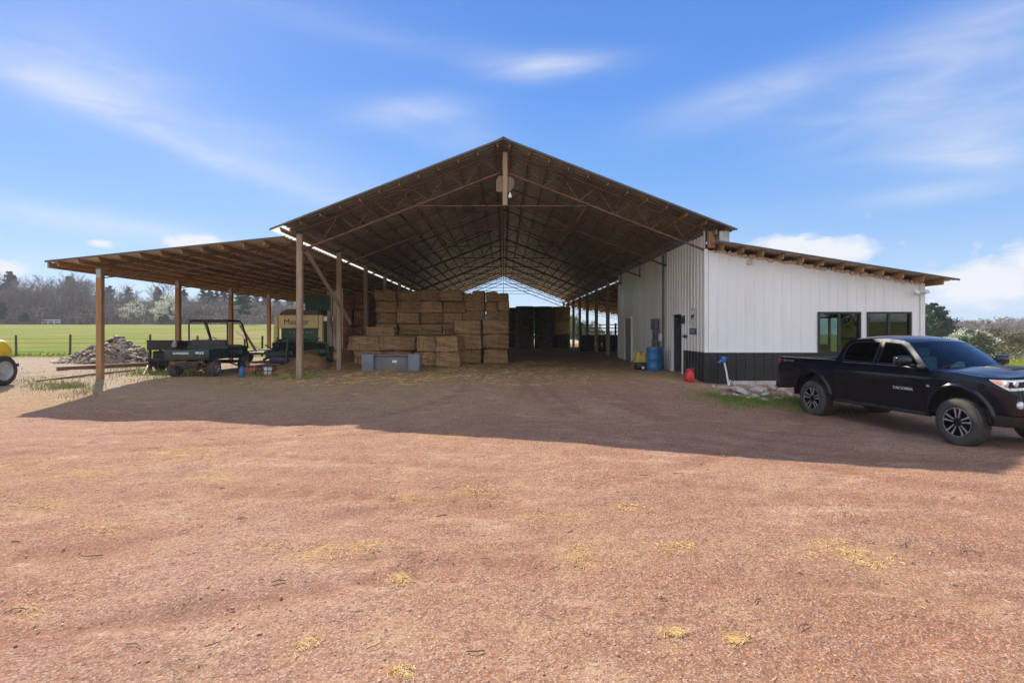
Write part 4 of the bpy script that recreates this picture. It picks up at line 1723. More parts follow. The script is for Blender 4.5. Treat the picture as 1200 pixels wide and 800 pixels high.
heap(362, 431, 1.1, .7, .62, 'brown heap of loose hay lying in front of the baler, right of the first post', hay, 1)
heap(322, 439, 1.0, .5, .30, 'low flat spill of loose hay left of the foot of the first post', hay, 2)
heap(400, 431, 1.2, .5, .18, 'thin spread of loose hay at the foot of the second post', hay, 3)

# grey trough
gp = surf('grey_poly', (.17, .18, .205), (.22, .23, .255), 2, .6, c3=(.25, .21, .16), s3=1.5, m3=(.55, .75))
gp_d = surf('dark_grey_poly', (.13, .135, .16), (.16, .165, .19), 2, .6, c3=(.24, .19, .13), s3=1.5, m3=(.5, .75))
Y = 20.3
TX = lambda p: (p - 458) / 650 * Y
tr = empty('grey_trough', 'grey moulded trough with a white label standing before the hay stack', 'trough', ((458 - 590) / 650 * Y, Y, gz(-4, Y)))
mb = MB()
mb.box((TX(431), .25, .32), (TX(438) - TX(424.2), .62, .63), bev=.02)
mb.build('end_block', gp, tr, 50)
mb = MB()
mb.box((TX(485), .25, .32), (TX(492) - TX(478.5), .62, .63), bev=.02)
mb.build('end_block', gp, tr, 50)
mb = MB()
mb.box((TX(458.3), .30, .265), (TX(478.4) - TX(438.1), .46, .53), bev=.01)
mb.box((TX(458.3), .16, .59), (TX(478.3) - TX(438.2), .30, .055), bev=.012)
mb.build('basin', gp_d, tr, 50)
mb = MB()
mb.box((TX(462), .066, .36), (.17, .006, .09))
mb.build('label', whitep, tr)

# ------------------------------------------------------------------ utility vehicle
uv_seat = surf('black_seat_vinyl', (.02, .02, .022), (.035, .034, .034), 6, .6)
green = surf('dark_green_plastic', (.008, .028, .024), (.013, .038, .031), 3, .45, c3=(.07, .06, .045), s3=2, m3=(.55, .8))
tubem = surf('black_tube', (.012, .012, .013), (.025, .022, .02), 5, .5)
rusty = surf('rust_orange', (.30, .10, .045), (.22, .10, .06), 8, .8)
axle_m = surf('muddy_axle', (.16, .12, .085), (.24, .19, .14), 8, .9)
UV = empty('utility_vehicle', 'dark green utility vehicle with dump bed and black roll cage under the left lean-to', 'utility vehicle', (-10.05, 18.95, gz(-10, 19)), 0.04)
mb = MB()       # cargo bed: x left/right, y forward
zb0, zb1 = .56, .90
mb.box((0, -.78, zb0 + .02), (1.36, 1.30, .04))
mb.box((-.67, -.78, (zb0 + zb1) / 2), (.035, 1.30, zb1 - zb0), bev=.01)
mb.box((.67, -.78, (zb0 + zb1) / 2), (.035, 1.30, zb1 - zb0), bev=.01)
mb.box((0, -.12, (zb0 + zb1) / 2 + .03), (1.36, .03, zb1 - zb0 + .06))
for s in (-1, 1):
    for y in (-1.3, -.95, -.6, -.3):
        mb.box((s * .692, y, .73), (.012, .05, .30))
bed = mb.build('cargo_bed', green, UV, 50)
mb = MB()
mb.box((0, -1.445, (zb0 + zb1) / 2), (1.38, .035, zb1 - zb0 - .02), bev=.012)
tg = mb.build('tailgate', green, bed, 50)
X = frame((-.18, -1.466, .775), (1, 0, 0), (0, 0, 1), (0, -1, 0))
text_mesh('KAWASAKI', .095, .002, X, whitep, 'lettering', tg, .002)
X = frame((.40, -1.466, .785), (1, 0, 0), (0, 0, 1), (0, -1, 0))
text_mesh('MULE', .10, .002, X, whitep, 'lettering', tg, .002)
mb = MB()
mb.box((0, -.35, .42), (.7, 2.2, .10))
mb.box((0, .75, .40), (1.24, .9, .08))
mb.box((0, -.70, .42), (.62, .5, .24), bev=.03)
mb.build('chassis', tubem, UV)
mb = MB()
mb.tube([(-.5, -.95, .28), (.5, -.95, .28)], .05, 8)
mb.box((0, -.95, .30), (.24, .30, .22), bev=.05)
mb.tube([(-.3, -1.15, .33), (.2, -1.20, .37), (.45, -1.18, .42)], .04, 8)
mb.beam((-.42, -1.2, .50), (-.30, -.9, .30), .03, .05)
mb.beam((.42, -1.2, .50), (.30, -.9, .30), .03, .05)
mb.build('rear_axle', axle_m, UV, 50)
mb = MB()
mb.box((-.33, -1.30, .47), (.5, .06, .13), bev=.01)
mb.beam((-.33, -1.30, .47), (.36, -1.29, .50), .03, .05)
mb.box((.36, -1.30, .50), (.16, .06, .10), bev=.01)
mb.build('frame_guard', rusty, UV, 50)
mb = MB()
mb.box((0, .18, .66), (1.22, .50, .22), bev=.04)
mb.box((0, -.02, .97), (1.20, .12, .42), bev=.05)
mb.build('seat', uv_seat, UV, 50)
mb = MB()
mb.box((0, 1.42, .72), (1.26, .55, .46), bev=.10)
mb.box((0, 1.15, .90), (1.24, .12, .18), bev=.04)
for s in (-1, 1):
    mb.box((s * .55, 1.36, .66), (.22, .72, .08), bev=.03)
mb.build('front_cowl', green, UV, 50)
mb = MB()
for x in (-.3, .05, .3):
    pass
z_t = 1.80
for s in (-1, 1):
    mb.tube([(s * .64, -.06, .55), (s * .64, -.08, z_t - .10), (s * .60, -.08, z_t)] , .027, 8)
    mb.tube([(s * .60, -.08, z_t), (s * .60, .45, z_t + .04), (s * .61, .95, z_t + .02), (s * .63, 1.15, z_t - .10), (s * .64, 1.42, 1.28), (s * .64, 1.60, .85)], .03, 8)
mb.tube([(-.60, -.08, z_t), (.60, -.08, z_t)], .027, 8)
mb.tube([(-.61, .95, z_t + .02), (.61, .95, z_t + .02)], .025, 8)
mb.tube([(-.15, -.05, z_t), (.05, .05, 1.05)], .02, 6)
mb.build('roll_cage', tubem, UV, 60)
mb = MB()
mb.box((0, .44, z_t + .055), (1.30, 1.12, .03), bev=.012)
mb.build('roof_panel', tubem, UV, 60)
mb = MB()
rows = [[(.175 * math.cos(2 * PI * k / 20) + .015 * math.cos(2 * PI * j / 8) * math.cos(2 * PI * k / 20), .175 * math.sin(2 * PI * k / 20) + .015 * math.cos(2 * PI * j / 8) * math.sin(2 * PI * k / 20), .015 * math.sin(2 * PI * j / 8)) for j in range(9)] for k in range(21)]
Xs = frame((-.3, .80, 1.08), (1, 0, 0), (0, .4, 1), (0, -1, .4))
mb.grid(rows, 0, Xs)
mb.tube([(-.3, .80, 1.08), (-.3, 1.15, .88)], .02, 6)
mb.build('steering_wheel', tubem, UV, 60)


def small_wheel(parent, x, y, r, w, mat_rim, tread=18, spok=False, z=None, name='wheel'):
    X = Matrix.Translation((x, y, r if z is None else z)) @ Matrix.Rotation(PI / 2, 4, 'Y')
    mb = MB()
    hw = w / 2
    prof = [(r * .55, -hw * .8), (r * .75, -hw), (r * .93, -hw * .85), (r, -hw * .5), (r, 0), (r, hw * .5), (r * .93, hw * .85), (r * .75, hw), (r * .55, hw * .8)]
    mb.lathe(prof, 32, 0, X, False)
    for k in range(tread):
        a = 2 * PI * k / tread
        for sgn in (-1, 1):
            Y_ = X @ Matrix.Rotation(a + (.08 if sgn > 0 else 0), 4, 'Z')
            mb.beam((r * 1.005, -.02 * sgn, sgn * hw * .1), (r * .97, .05 * r * 2, sgn * hw * .85), r * .09, r * .07, (1, 0, 0), X=Y_)
    w_ = mb.build(name, tyre_m, parent, 40)
    mb = MB()
    for sg in (-1, 1):
        mb.lathe([(r * .58, sg * hw * .82), (r * .53, sg * hw * .86), (r * .48, sg * hw * .55), (r * .25, sg * hw * .5), (r * .2, sg * hw * .75), (0, sg * hw * .75)], 24, 0, X, False)
    mb.build('rim', mat_rim, w_, 40)
    return w_


grim = surf('grey_rim', (.20, .20, .20), (.28, .27, .26), 5, .5, .3)
for y in (-.95, 1.32):
    for s in (-1, 1):
        small_wheel(UV, s * .60, y, .29 if y < 0 else .28, .26, grim)
mb = MB()
mb.lathe([(0, .02), (.05, .015), (.06, 0), (.06, -.04)], 12, 0, frame((.45, 1.705, .80), (1, 0, 0), (0, 0, 1), (0, 1, 0)))
mb.lathe([(0, .02), (.05, .015), (.06, 0), (.06, -.04)], 12, 0, frame((-.45, 1.705, .80), (1, 0, 0), (0, 0, 1), (0, 1, 0)))
mb.build('headlight', lens_w, UV, 50)

# dark implement behind the utility vehicle
IM = empty('farm_implement', 'black boxy old farm implement on the grass left of the green utility vehicle', 'implement', (-11.95, 20.4, gz(-12, 20.4)))
blk = surf('sooty_steel', (.012, .011, .010), (.03, .026, .022), 5, .75, c3=(.09, .06, .04), s3=2, m3=(.58, .8))
mb = MB()
mb.box((-.35, 0, .96), (1.08, .9, .34), bev=.02)
mb.box((.62, .1, .94), (.36, .5, .36), bev=.02)
mb.box((-.35, -.46, 1.135), (1.10, .03, .03))
mb.build('hopper', blk, IM, 50)
mb = MB()
for x in (-.85, .15, .75):
    mb.beam((x, -.35, .0), (x, -.3, .85), .07, .07)
    mb.beam((x, .35, .0), (x, .3, .85), .07, .07)
mb.beam((-.95, -.35, .45), (.85, -.35, .42), .08, .10)
mb.beam((-.95, .35, .45), (.85, .35, .42), .08, .10)
for k in range(5):
    mb.beam((-.8 + .3 * k, -.42, .40), (-.7 + .3 * k, -.46, .05), .05, .05)
mb.tube([(-.9, -.1, .3), (.8, -.1, .3)], .14, 12)
mb.box((-.45, 0, .55), (.7, .5, .4), bev=.03)
mb.build('frame', blk, IM, 50)
mb = MB()
mb.rock((.13, -.48, .99), .11, 3.3, 0, 1.1, 2)
mb.build('faded_patch', surf('faded_paint', (.33, .31, .28), (.2, .18, .16), 7, .8), IM, 60)
small_wheel(IM, -.75, .15, .30, .22, blk)

# ------------------------------------------------------------------ baler
cream = surf('cream_paint', (.72, .55, .24), (.78, .61, .30), 3, .5, c3=(.42, .30, .14), s3=1.5, m3=(.55, .8))
bgreen = surf('machine_green', (.030, .085, .040), (.045, .11, .055), 4, .5, c3=(.09, .075, .05), s3=2, m3=(.55, .8))
ply = surf('grey_plywood', (.42, .34, .24), (.50, .42, .31), 2, .85, stretch=(3, 3, .6), c3=(.18, .15, .11), s3=1)
purp = surf('dull_blue_steel', (.10, .10, .16), (.14, .14, .20), 4, .5, .3)
Y = 23.0
bx = lambda p: (p - 347) / 650 * Y
bzz = lambda q: 1.5 - (q - 387) / 650 * Y
BA = empty('hay_baler', 'big green and cream hay baler with a lettered front panel parked under the left lean-to', 'baler', ((347 - 590) / 650 * Y, Y, gz(-8.6, Y)))
mb = MB()
mb.box(((bx(325) + bx(376)) / 2, 1.7, 1.15), (bx(374) - bx(326), 2.6, 1.5))
mb.build('bale_chamber', bgreen, BA)
mb = MB()
mb.box(((bx(325) + bx(372)) / 2, .12, (bzz(369) + bzz(384.5)) / 2), (bx(371.5) - bx(325), .10, bzz(369) - bzz(384.5)), bev=.02)
pan = mb.build('front_panel', cream, BA, 50)
X = frame(((bx(330) + bx(362)) / 2 + .02, .064, (bzz(369) + bzz(384.5)) / 2 - .02), (1, 0, 0), (0, 0, 1), (0, -1, 0))
text_mesh('Masster', .33, .004, X, surf('letter_black', (.02, .018, .015), None, 3, .5), 'lettering', pan, .0)
for a, b, z0_, z1_ in ((319.5, 324.5, 370, 401), (372, 377, 369, 402)):
    mb = MB()
    mb.prism([(bx(a), bzz(z1_)), (bx(b), bzz(z1_)), (bx(b), bzz(z0_)), (bx(a) + .05, bzz(z0_))], -.10, .10, frame((0, .16, 0), (1, 0, 0), (0, 0, 1), (0, -1, 0)))
    mb.build('side_post', cream, BA)
mb = MB()
prof = [(bx(324), bzz(369)), (bx(371), bzz(368.5)), (bx(371), bzz(364)), (bx(349), bzz(362)), (bx(334), bzz(362)), (bx(328), bzz(364.5))]
mb.prism(prof, -2.6, 0.0, frame((0, .2, 0), (1, 0, 0), (0, 0, 1), (0, -1, 0)))
mb.build('hood', surf('brown_hood', (.075, .045, .03), (.11, .07, .045), 3, .5), BA, 40)
mb = MB()
mb.box(((bx(356) + bx(375)) / 2, 1.5, (bzz(346) + bzz(362)) / 2), (bx(375) - bx(345), 1.6, bzz(344) - bzz(363)))
for k in range(6):
    z = lerp(bzz(348), bzz(360), k / 5)
    mb.beam((bx(346), .68, z), (bx(374), .68, z - .02), .10, .03)
mb.build('louvre_box', surf('dull_green', (.022, .05, .026), (.034, .07, .038), 4, .6), BA)
mb = MB()       # recess with needles and bright knotters
mb.box(((bx(327) + bx(371)) / 2, .26, bzz(391)), (bx(371) - bx(327), .05, .46))
rec = mb.build('recess', bgreen, BA)
mb = MB()
for k in range(6):
    mb.box((bx(338 + 5 * k), .20, bzz(389.5)), (.09, .05, .05), bev=.02)
mb.build('knotter', surf('bright_steel', (.45, .5, .42), None, 4, .35, .5), rec, 50)
mb = MB()
rb = random.Random(9)
for k in range(26):
    p = (bx(rb.uniform(318, 380)), rb.uniform(-.25, .25), bzz(rb.uniform(400, 418)))
    q = (p[0] + rb.uniform(-.5, .5), p[1] + rb.uniform(-.2, .2), p[2] + rb.uniform(-.25, .25))
    mb.beam(p, q, rb.uniform(.03, .09), rb.uniform(.03, .1))
mb.tube([(bx(320), -.1, bzz(404)), (bx(334), -.28, bzz(399)), (bx(346), -.2, bzz(410))], .025, 6)
mb.tube([(bx(350), -.2, bzz(408)), (bx(360), -.28, bzz(397)), (bx(376), -.1, bzz(404))], .025, 6)
mb.box(((bx(316) + bx(380)) / 2, .3, bzz(408)), (bx(378) - bx(318), .4, .5))
mb.build('linkage', blk, BA)
for k in range(9):
    mb = MB()
    x = bx(rb.uniform(322, 376))
    pts = [(x, .1, bzz(rb.uniform(394, 402))), (x + rb.uniform(-.3, .3), -.25, bzz(rb.uniform(398, 408))), (x + rb.uniform(-.5, .5), -.3, bzz(rb.uniform(408, 418)))]
    mb.tube(pts, .016, 5)
    mb.build('hydraulic_hose', tubem, BA, 60)
mb = MB()
mb.beam((bx(314), -.22, bzz(414.5)), (bx(346), -.22, bzz(413.5)), .10, .17)
mb.beam((bx(352), -.22, bzz(413)), (bx(384), -.22, bzz(411)), .10, .17)
mb.beam((bx(326), -.18, bzz(401)), (bx(341), -.30, bzz(398)), .06, .07)
mb.beam((bx(341), -.30, bzz(398)), (bx(338), -.35, bzz(430)), .07, .08)
mb.beam((bx(356), -.2, bzz(397.5)), (bx(384), -.15, bzz(402)), .06, .07)
mb.beam((bx(382), .1, bzz(402)), (bx(384), .1, bzz(420)), .10, .10)
mb.build('front_frame', bgreen, BA)
mb = MB()
mb.tube([(bx(318), -.05, bzz(421)), (bx(376), -.05, bzz(421.5))], .17, 16)
for k in range(14):
    x = lerp(bx(320), bx(374), k / 13)
    mb.beam((x, -.20, bzz(419)), (x + .01, -.30, bzz(424)), .012, .012)
mb.build('pickup_roller', purp, BA, 50)
for x in (bx(317), bx(381)):
    small_wheel(BA, x, .9, .42, .3, cream)
for k, (a, b, y0, y1, yy) in enumerate([(376.5, 396, 341, 412, .75)]):
    mb = MB()
    for q in range(3):
        xa, xb = lerp(bx(a), bx(b), q / 3), lerp(bx(a), bx(b), (q + 1) / 3)
        mb.box(((xa + xb) / 2, yy + .05 * (q % 2), (bzz(y0) + bzz(y1)) / 2 + .06 * q), (xb - xa - .012, .03, bzz(y0) - bzz(y1)))
    mb.thing('plywood_sheets', ply, 'weathered grey plywood sheets leaning upright against the right of the baler', 'plywood', (BA.location.x, BA.location.y, BA.location.z))

# ------------------------------------------------------------------ bits along the left lean-to
lumber = surf('pale_lumber', (.46, .34, .22), (.54, .42, .29), 3, .85, stretch=(1, 1, 4), rnd=.15)
p = on_ground(300, 424)
FT = empty('flat_trailer', 'low flat trailer loaded with planks between the utility vehicle and the baler', 'trailer', (p.x, p.y + .6, p.z))
mb = MB()
mb.box((0, 0, .42), (1.35, 2.4, .10))
mb.beam((-.66, -1.2, .5), (-.66, 1.2, .5), .04, .10)
mb.beam((.66, -1.2, .5), (.66, 1.2, .5), .04, .10)
mb.build('deck', blk, FT)
for s in (-1, 1):
    small_wheel(FT, s * .62, .1, .28, .18, rusty)
for k, (x0, y0, z0, x1, y1, z1, lb) in enumerate([(-.75, -.9, .52, -.2, 1.3, .56, 'pale plank lying lengthwise along the left of the flat trailer'),
                                              (-.9, -.3, 1.75, .15, -.95, .52, 'long pale plank leaning steeply across the flat trailer from behind the utility vehicle'),
                                              (-1.3, .2, 1.45, .25, -.6, .55, 'second leaning plank, lower and flatter, on the flat trailer'),
                                              (-.2, -1.0, .54, .55, .9, .58, 'weathered plank lying aslant on the right of the flat trailer')]):
    mb = MB()
    mb.beam((x0, y0, z0), (x1, y1, z1), .14, .04, bev=.004)
    o = mb.thing('plank', lumber, lb, 'plank', (FT.location.x, FT.location.y, FT.location.z), 'planks on the flat trailer')
bluem = surf('blue_plastic', (.018, .10, .27), (.025, .13, .32), 3, .4, c3=(.05, .10, .18), s3=2, m3=(.5, .8))
p = on_ground(283.5, 442)
mb = MB()
mb.lathe([(0, 0), (.085, 0), (.09, .02), (.09, .24), (.075, .29), (.035, .32), (.03, .36), (0, .36)], 20)
mb.tube([(.05, 0, .30), (.10, 0, .27), (.09, 0, .18)], .012, 6)
mb.thing('jug', bluem, 'small blue plastic jug standing on the dirt behind the utility vehicle', 'jug', p, None, 50)
p = on_ground(294, 437)
mb = MB()
mb.box((0, 0, .10), (.42, .26, .18), bev=.03)
mb.tube([(-.15, 0, .19), (-.1, 0, .27), (.1, 0, .27), (.15, 0, .19)], .014, 6)
mb.box((.16, -.02, .22), (.07, .07, .06), bev=.02)
mb.thing('fuel_can', surf('faded_red', (.42, .10, .07), (.5, .16, .11), 4, .6), 'faded red can with handle lying between the blue jug and the white bucket', 'fuel can', p, None, 50)
p = on_ground(313, 440)
BK = empty('crate', 'dark wire crate holding a white bucket on the hay by the first post', 'crate', p)
mb = MB()
for z in (.03, .17, .31):
    mb.tube([(-.30, -.2, z), (.26, -.2, z), (.26, .2, z), (-.30, .2, z), (-.30, -.2, z)], .012, 5)
for x in (-.30, -.1, .1, .26):
    for y in (-.2, .2):
        mb.tube([(x, y, 0), (x, y, .33)], .012, 5)
mb.build('wire_frame', tubem, BK, 60)
mb = MB()
mb.lathe([(0, .02), (.12, .02), (.145, .28), (.155, .285), (.155, .30), (.14, .30), (.118, .05), (0, .05)], 24)
mb.thing('bucket', whitep, 'white plastic bucket sitting inside the dark wire crate', 'bucket', (p.x + .04, p.y, p.z), None, 50)

# rubble heap
rub = surf('rubble', (.33, .265, .19), (.47, .40, .31), 2.5, .9, c3=(.20, .16, .12), s3=2.2, m3=(.45, .6), bump=.4)
rub_d = surf('rubble_soil', (.17, .12, .08), (.24, .18, .13), 3, .95, bump=.6)
p = on_ground(122, 426)
RUB = Vector((p.x, p.y + .9, p.z))
mb = MB()
rw, rd_, rh = 2.35, 1.3, 1.22
rows = []
for i in range(13):
    r = i / 12
    rows.append([(rw * r * math.cos(2 * PI * k / 40) * (1.25 if math.cos(2 * PI * k / 40) < 0 else .95), rd_ * r * math.sin(2 * PI * k / 40),
                  rh * (1 - r) ** 1.15 * (.9 + .3 * noise.noise(Vector((r * 3 * math.cos(2 * PI * k / 40), r * 3 * math.sin(2 * PI * k / 40), 4))))) for k in range(41)])
mb.grid(rows, 1)
rb = random.Random(3)
for k in range(560):
    r, a = rb.random() ** .6, rb.random() * 6.283
    x = rw * r * math.cos(a) * (1.25 if math.cos(a) < 0 else .95)
    y = rd_ * r * math.sin(a)
    z = rh * max(0, 1 - r) ** 1.15
    mb.rock((x, y, z + .02), rb.uniform(.035, .14) * (1.3 if rb.random() < .15 else 1), k + .37, 0, rb.uniform(.35, .9))
for k in range(9):
    x = rb.uniform(.2, 1.5)
    mb.beam((x - .4, -.6 - .2 * rb.random(), .8 - x * .3), (x + .4, -.9, .35 - .1 * rb.random()), .05, .03)
mb.thing('rubble_heap', [rub, rub_d], 'heap of broken rock and rubble with pale sticks at the pasture edge', 'rubble', RUB, None, 40)
for k in range(60):
    pass
# timbers on the gravel
def log_beam(pa, pb, w, h, mat, name, label, cat, rnd_=False):
    a, b = on_ground(*pa), on_ground(*pb)
    mb = MB()
    a.z += h / 2
    b.z += h / 2
    if rnd_: mb.tube([a, a.lerp(b, .5) + Vector((0, 0, .02)), b], w / 2, 10)
    else: mb.beam(a, b, w, h, bev=.008)
    mb.thing(name, mat, label, cat, None, None, 50)


log_beam((67, 434.5), (176, 428.5), .15, .15, surf('rusty_beam', (.17, .085, .05), (.24, .13, .08), 3, .8), 'timber', 'thick brown timber lying on the gravel in front of the rubble heap', 'timber')
log_beam((44, 447.5), (158, 434.5), .075, .06, surf('pale_pole', (.27, .18, .12), (.33, .24, .17), 3, .8), 'pole', 'thin pole lying on the gravel nearer than the thick timber', 'pole', True)
log_beam((168, 440), (178, 420), .05, .05, lumber, 'stick', 'short stick standing askew beside the black implement', 'stick')

# trailed sprayer at the left edge
SP = empty('sprayer_trailer', 'yellow tank sprayer trailer with a fat black tyre at the left edge', 'sprayer', (-15.32, 15.6, gz(-15.3, 15.6)))
yel = surf('yellow_tank', (.72, .47, .015), (.78, .54, .03), 3, .4, c3=(.55, .36, .03), s3=1.5, m3=(.5, .8))
mb = MB()
X = Matrix.Translation((-.06, .1, .93)) @ Matrix.Rotation(PI / 2, 4, 'Y')
mb.lathe([(0, -1.3), (.15, -1.29), (.3, -1.2), (.37, -1.05), (.38, -.8), (.38, .95), (.365, 1.12), (.30, 1.22), (.16, 1.28), (0, 1.29)], 32, 0, X)
tk = mb.build('tank', yel, SP, 50)
mb = MB()
for z in (-.7, 1.0):
    mb.lathe([(.382, z - .025), (.392, z - .02), (.392, z + .02), (.382, z + .025)], 32, 0, X, False)
mb.build('strap', tubem, tk, 50)
mb = MB()
mb.lathe([(0, .40), (.11, .40), (.12, .38), (.12, .33)], 16, 0, Matrix.Translation((-.35, .1, .93)))
mb.build('lid', tubem, tk, 50)
mb = MB()
mb.beam((-1.6, .1, .48), (.95, .1, .48), .3, .08)
mb.beam((-.35, -.4, .45), (-.35, 2.3, .45), .08, .10)
mb.tube([(-1.5, 0, .42), (1.0, 0, .42)], .05, 8)
mb.build('frame', blk, SP)


def ribbed_wheel(parent, x, y, r, w):
    X = Matrix.Translation((x, y, r)) @ Matrix.Rotation(PI / 2, 4, 'Y')
    hw = w / 2
    prof = [(r * .62, -hw * .86), (r * .80, -hw), (r * .94, -hw * .9), (r * .985, -hw * .78)]
    for k in range(5):
        c = -hw * .66 + k * hw * .33
        prof += [(r, c - hw * .11), (r, c + hw * .11), (r * .965, c + hw * .14), (r * .965, c + hw * .19)]
    prof += [(r * .985, hw * .80), (r * .94, hw * .9), (r * .80, hw), (r * .62, hw * .86)]
    mb = MB()
    mb.lathe(prof, 40, 0, X, False)
    w_ = mb.build('wheel', surf('clean_rubber', (.028, .028, .032), (.04, .04, .045), 4, .75), parent, 35)
    mb = MB()
    for sg in (-1, 1):
        mb.lathe([(r * .66, sg * hw * .88), (r * .60, sg * hw * .92), (r * .55, sg * hw * .6), (r * .28, sg * hw * .5), (r * .22, sg * hw * .7), (0, sg * hw * .72)], 28, 0, X, False)
    mb.build('rim', surf('pale_rim', (.42, .43, .45), (.5, .5, .52), 3, .45, .3), w_, 40)


for x in (1.12, -1.65):
    ribbed_wheel(SP, x, 0, .42, .42)

# ------------------------------------------------------------------ things by the white end room
p = Vector((5.60, 20.6, gz(5.6, 20.6)))
mb = MB()
barrel_m = surf('barrel_blue', (.020, .125, .30), (.028, .15, .35), 3, .4, c3=(.06, .13, .22), s3=2, m3=(.5, .8))
prof = [(0, 0), (.27, 0), (.285, .02), (.285, .10), (.292, .12), (.285, .14), (.288, .44), (.295, .46), (.288, .48), (.285, .78), (.292, .80), (.283, .83), (.27, .88), (.262, .88), (.255, .862), (0, .862)]
mb.lathe(prof, 36)
mb.lathe([(.03, .862), (.03, .885), (0, .885)], 12, 0, Matrix.Translation((.16, 0, 0)))
mb.thing('barrel', barrel_m, 'blue plastic barrel standing by the white wall below the grey boxes', 'barrel', p, None, 40)
yb = surf('machine_yellow', (.55, .36, .06), (.62, .43, .10), 4, .5, c3=(.30, .19, .05), s3=3)
GE = empty('engine_pump', 'yellow and black machine with a black base left of the blue barrel', 'machine', (5.18, 21.0, gz(5.18, 21)))
mb = MB()
mb.box((.03, 0, .16), (.44, .36, .26), bev=.03)
mb.build('base', tubem, GE, 50)
mb = MB()
mb.prism([(-.22, .30), (.20, .30), (.16, .66), (.06, .70), (.0, .48), (-.06, .70), (-.16, .66)], -.14, .14, frame((0, 0, 0), (1, 0, 0), (0, 0, 1), (0, -1, 0)))
mb.tube([(-.26, -.15, .30), (-.28, -.15, .62), (-.20, -.15, .72)], .018, 6)
mb.build('cowl', yb, GE, 40)
mb = MB()
mb.tube([(-.30, -.1, .0), (-.30, -.1, .34), (.22, -.1, .34)], .018, 6)
mb.tube([(-.30, .1, .0), (-.30, .1, .34), (.22, .1, .34)], .018, 6)
mb.build('handle', axle_m, GE, 50)
mb = MB()
mb.lathe([(0, .02), (.05, .015), (.055, -.01)], 14, 0, frame((.06, -.185, .10), (1, 0, 0), (0, 0, 1), (0, -1, 0)))
mb.build('dial', whitep, GE, 50)
p = Vector((5.72, 17.05, gz(5.72, 17.05)))
mb = MB()
mb.lathe([(0, 0), (.12, 0), (.145, .03), (.15, .12), (.145, .22), (.115, .31), (.06, .36), (.05, .38), (0, .38)], 24)
mb.tube([(-.11, 0, .30), (-.08, 0, .38), (.07, 0, .40), (.12, 0, .30)], .016, 6)
mb.tube([(.03, -.02, .36), (.10, -.08, .42)], .02, 6)
mb.thing('fuel_can', surf('bright_red_plastic', (.50, .018, .02), (.56, .03, .03), 4, .35), 'round bright red can on the ground beside the black wainscot corner', 'fuel can', p, None, 50)
p = Vector((6.70, 16.72, gz(6.7, 16.72)))
HY = empty('yard_hydrant', 'leaning white pipe hydrant with a blue head before the black wainscot', 'hydrant', p)
mb = MB()
mb.tube([(.10, 0, -.1), (.02, 0, .40), (-.05, .02, .74)], .026, 8)
mb.tube([(.10, -.02, 0), (.12, -.04, .16)], .018, 6)
mb.build('pipe', whitep, HY, 50)
mb = MB()
mb.box((-.06, .02, .77), (.13, .12, .17), bev=.03)
mb.tube([(-.06, 0, .78), (-.18, -.02, .74), (-.20, -.02, .66)], .026, 8)
mb.beam((-.06, .02, .86), (.08, .02, .80), .03, .03)
mb.tube([(-.24, -.02, .68), (-.12, -.02, .72)], .03, 8)
mb.build('head', surf('hydrant_blue', (.02, .12, .38), (.03, .16, .44), 4, .45), HY, 50)
# signs and small fittings on the side wall (wall faces -X)
def wall_frame(y, z, out=.0):
    return frame((WX - .024 - out, y, z), (0, -1, 0), (0, 0, 1), (-1, 0, 0))


lett = surf('sign_black', (.03, .03, .03), None, 3, .5)
X = wall_frame(18.20, 1.92)
mb = MB()
mb.box((0, 0, .004), (.56, .62, .006), X)
sg = mb.build('sign', surf('sign_white', (.70, .69, .66), None, 3, .45))
sg.location = (0, 0, 0)
tag(sg, 'pale sign with a dark animal silhouette on the side wall above the blue plate', 'sign')
mb = MB()
cow = [(-.17, .07), (-.14, .10), (.06, .10), (.10, .13), (.13, .12), (.175, .075), (.165, .05), (.12, .055), (.10, .02), (.095, -.10), (.065, -.10), (.06, -.01), (-.06, -.01), (-.07, -.10), (-.10, -.10), (-.115, .0), (-.145, .0), (-.155, -.05), (-.165, -.05)]
mb.prism([(x_ * .95, y_ * .95) for x_, y_ in cow][::-1], .008, .011, X)
mb.build('silhouette', lett, sg)
mb = MB()
for q, (w_, z_) in enumerate(((.34, .245), (.22, -.17), (.30, -.22))):
    n = int(w_ / .045)
    for i in range(n):
        a = (i - (n - 1) / 2) * .047
        b = .02 * math.cos(a * 6) if q == 0 else 0
        mb.box((a, z_ + b, .009), (.022 + .012 * ((i * 7) % 3) / 2, .034 if q == 0 else .018, .003), X)
mb.build('lettering', surf('sign_grey', (.28, .27, .26), None, 3, .5), sg)
mb = MB()
mb.box((0, 0, .004), (.62, .20, .008), wall_frame(18.20, 1.47))
sb = mb.build('sign', surf('sign_blue', (.015, .035, .16), (.02, .045, .19), 4, .4))
tag(sb, 'small dark blue plate with pale lines fixed below the animal sign', 'sign')
mb = MB()
for z_, w_ in ((.035, .44), (-.03, .36)):
    n = int(w_ / .04)
    for i in range(n):
        mb.box(((i - (n - 1) / 2) * .04, z_, .010), (.02 + .006 * (i * 5 % 3), .026, .002), wall_frame(18.20, 1.47))
mb.build('lettering', surf('sign_pale', (.45, .47, .52), None, 3, .5), sb)
mb = MB()
mb.box((0, 0, .05), (.14, .22, .09), wall_frame(19.05, 1.84), bev=.02)
mb.box((0, .14, .07), (.17, .05, .13), wall_frame(19.05, 1.84), bev=.015)
mb.thing('wall_lamp', tubem, 'small black lamp on the wall beside the open door', 'wall lamp', None, None, 50)
mb = MB()
mb.box((.04, 0, .03), (.36, .07, .05), wall_frame(18.98, 1.30), bev=.015)
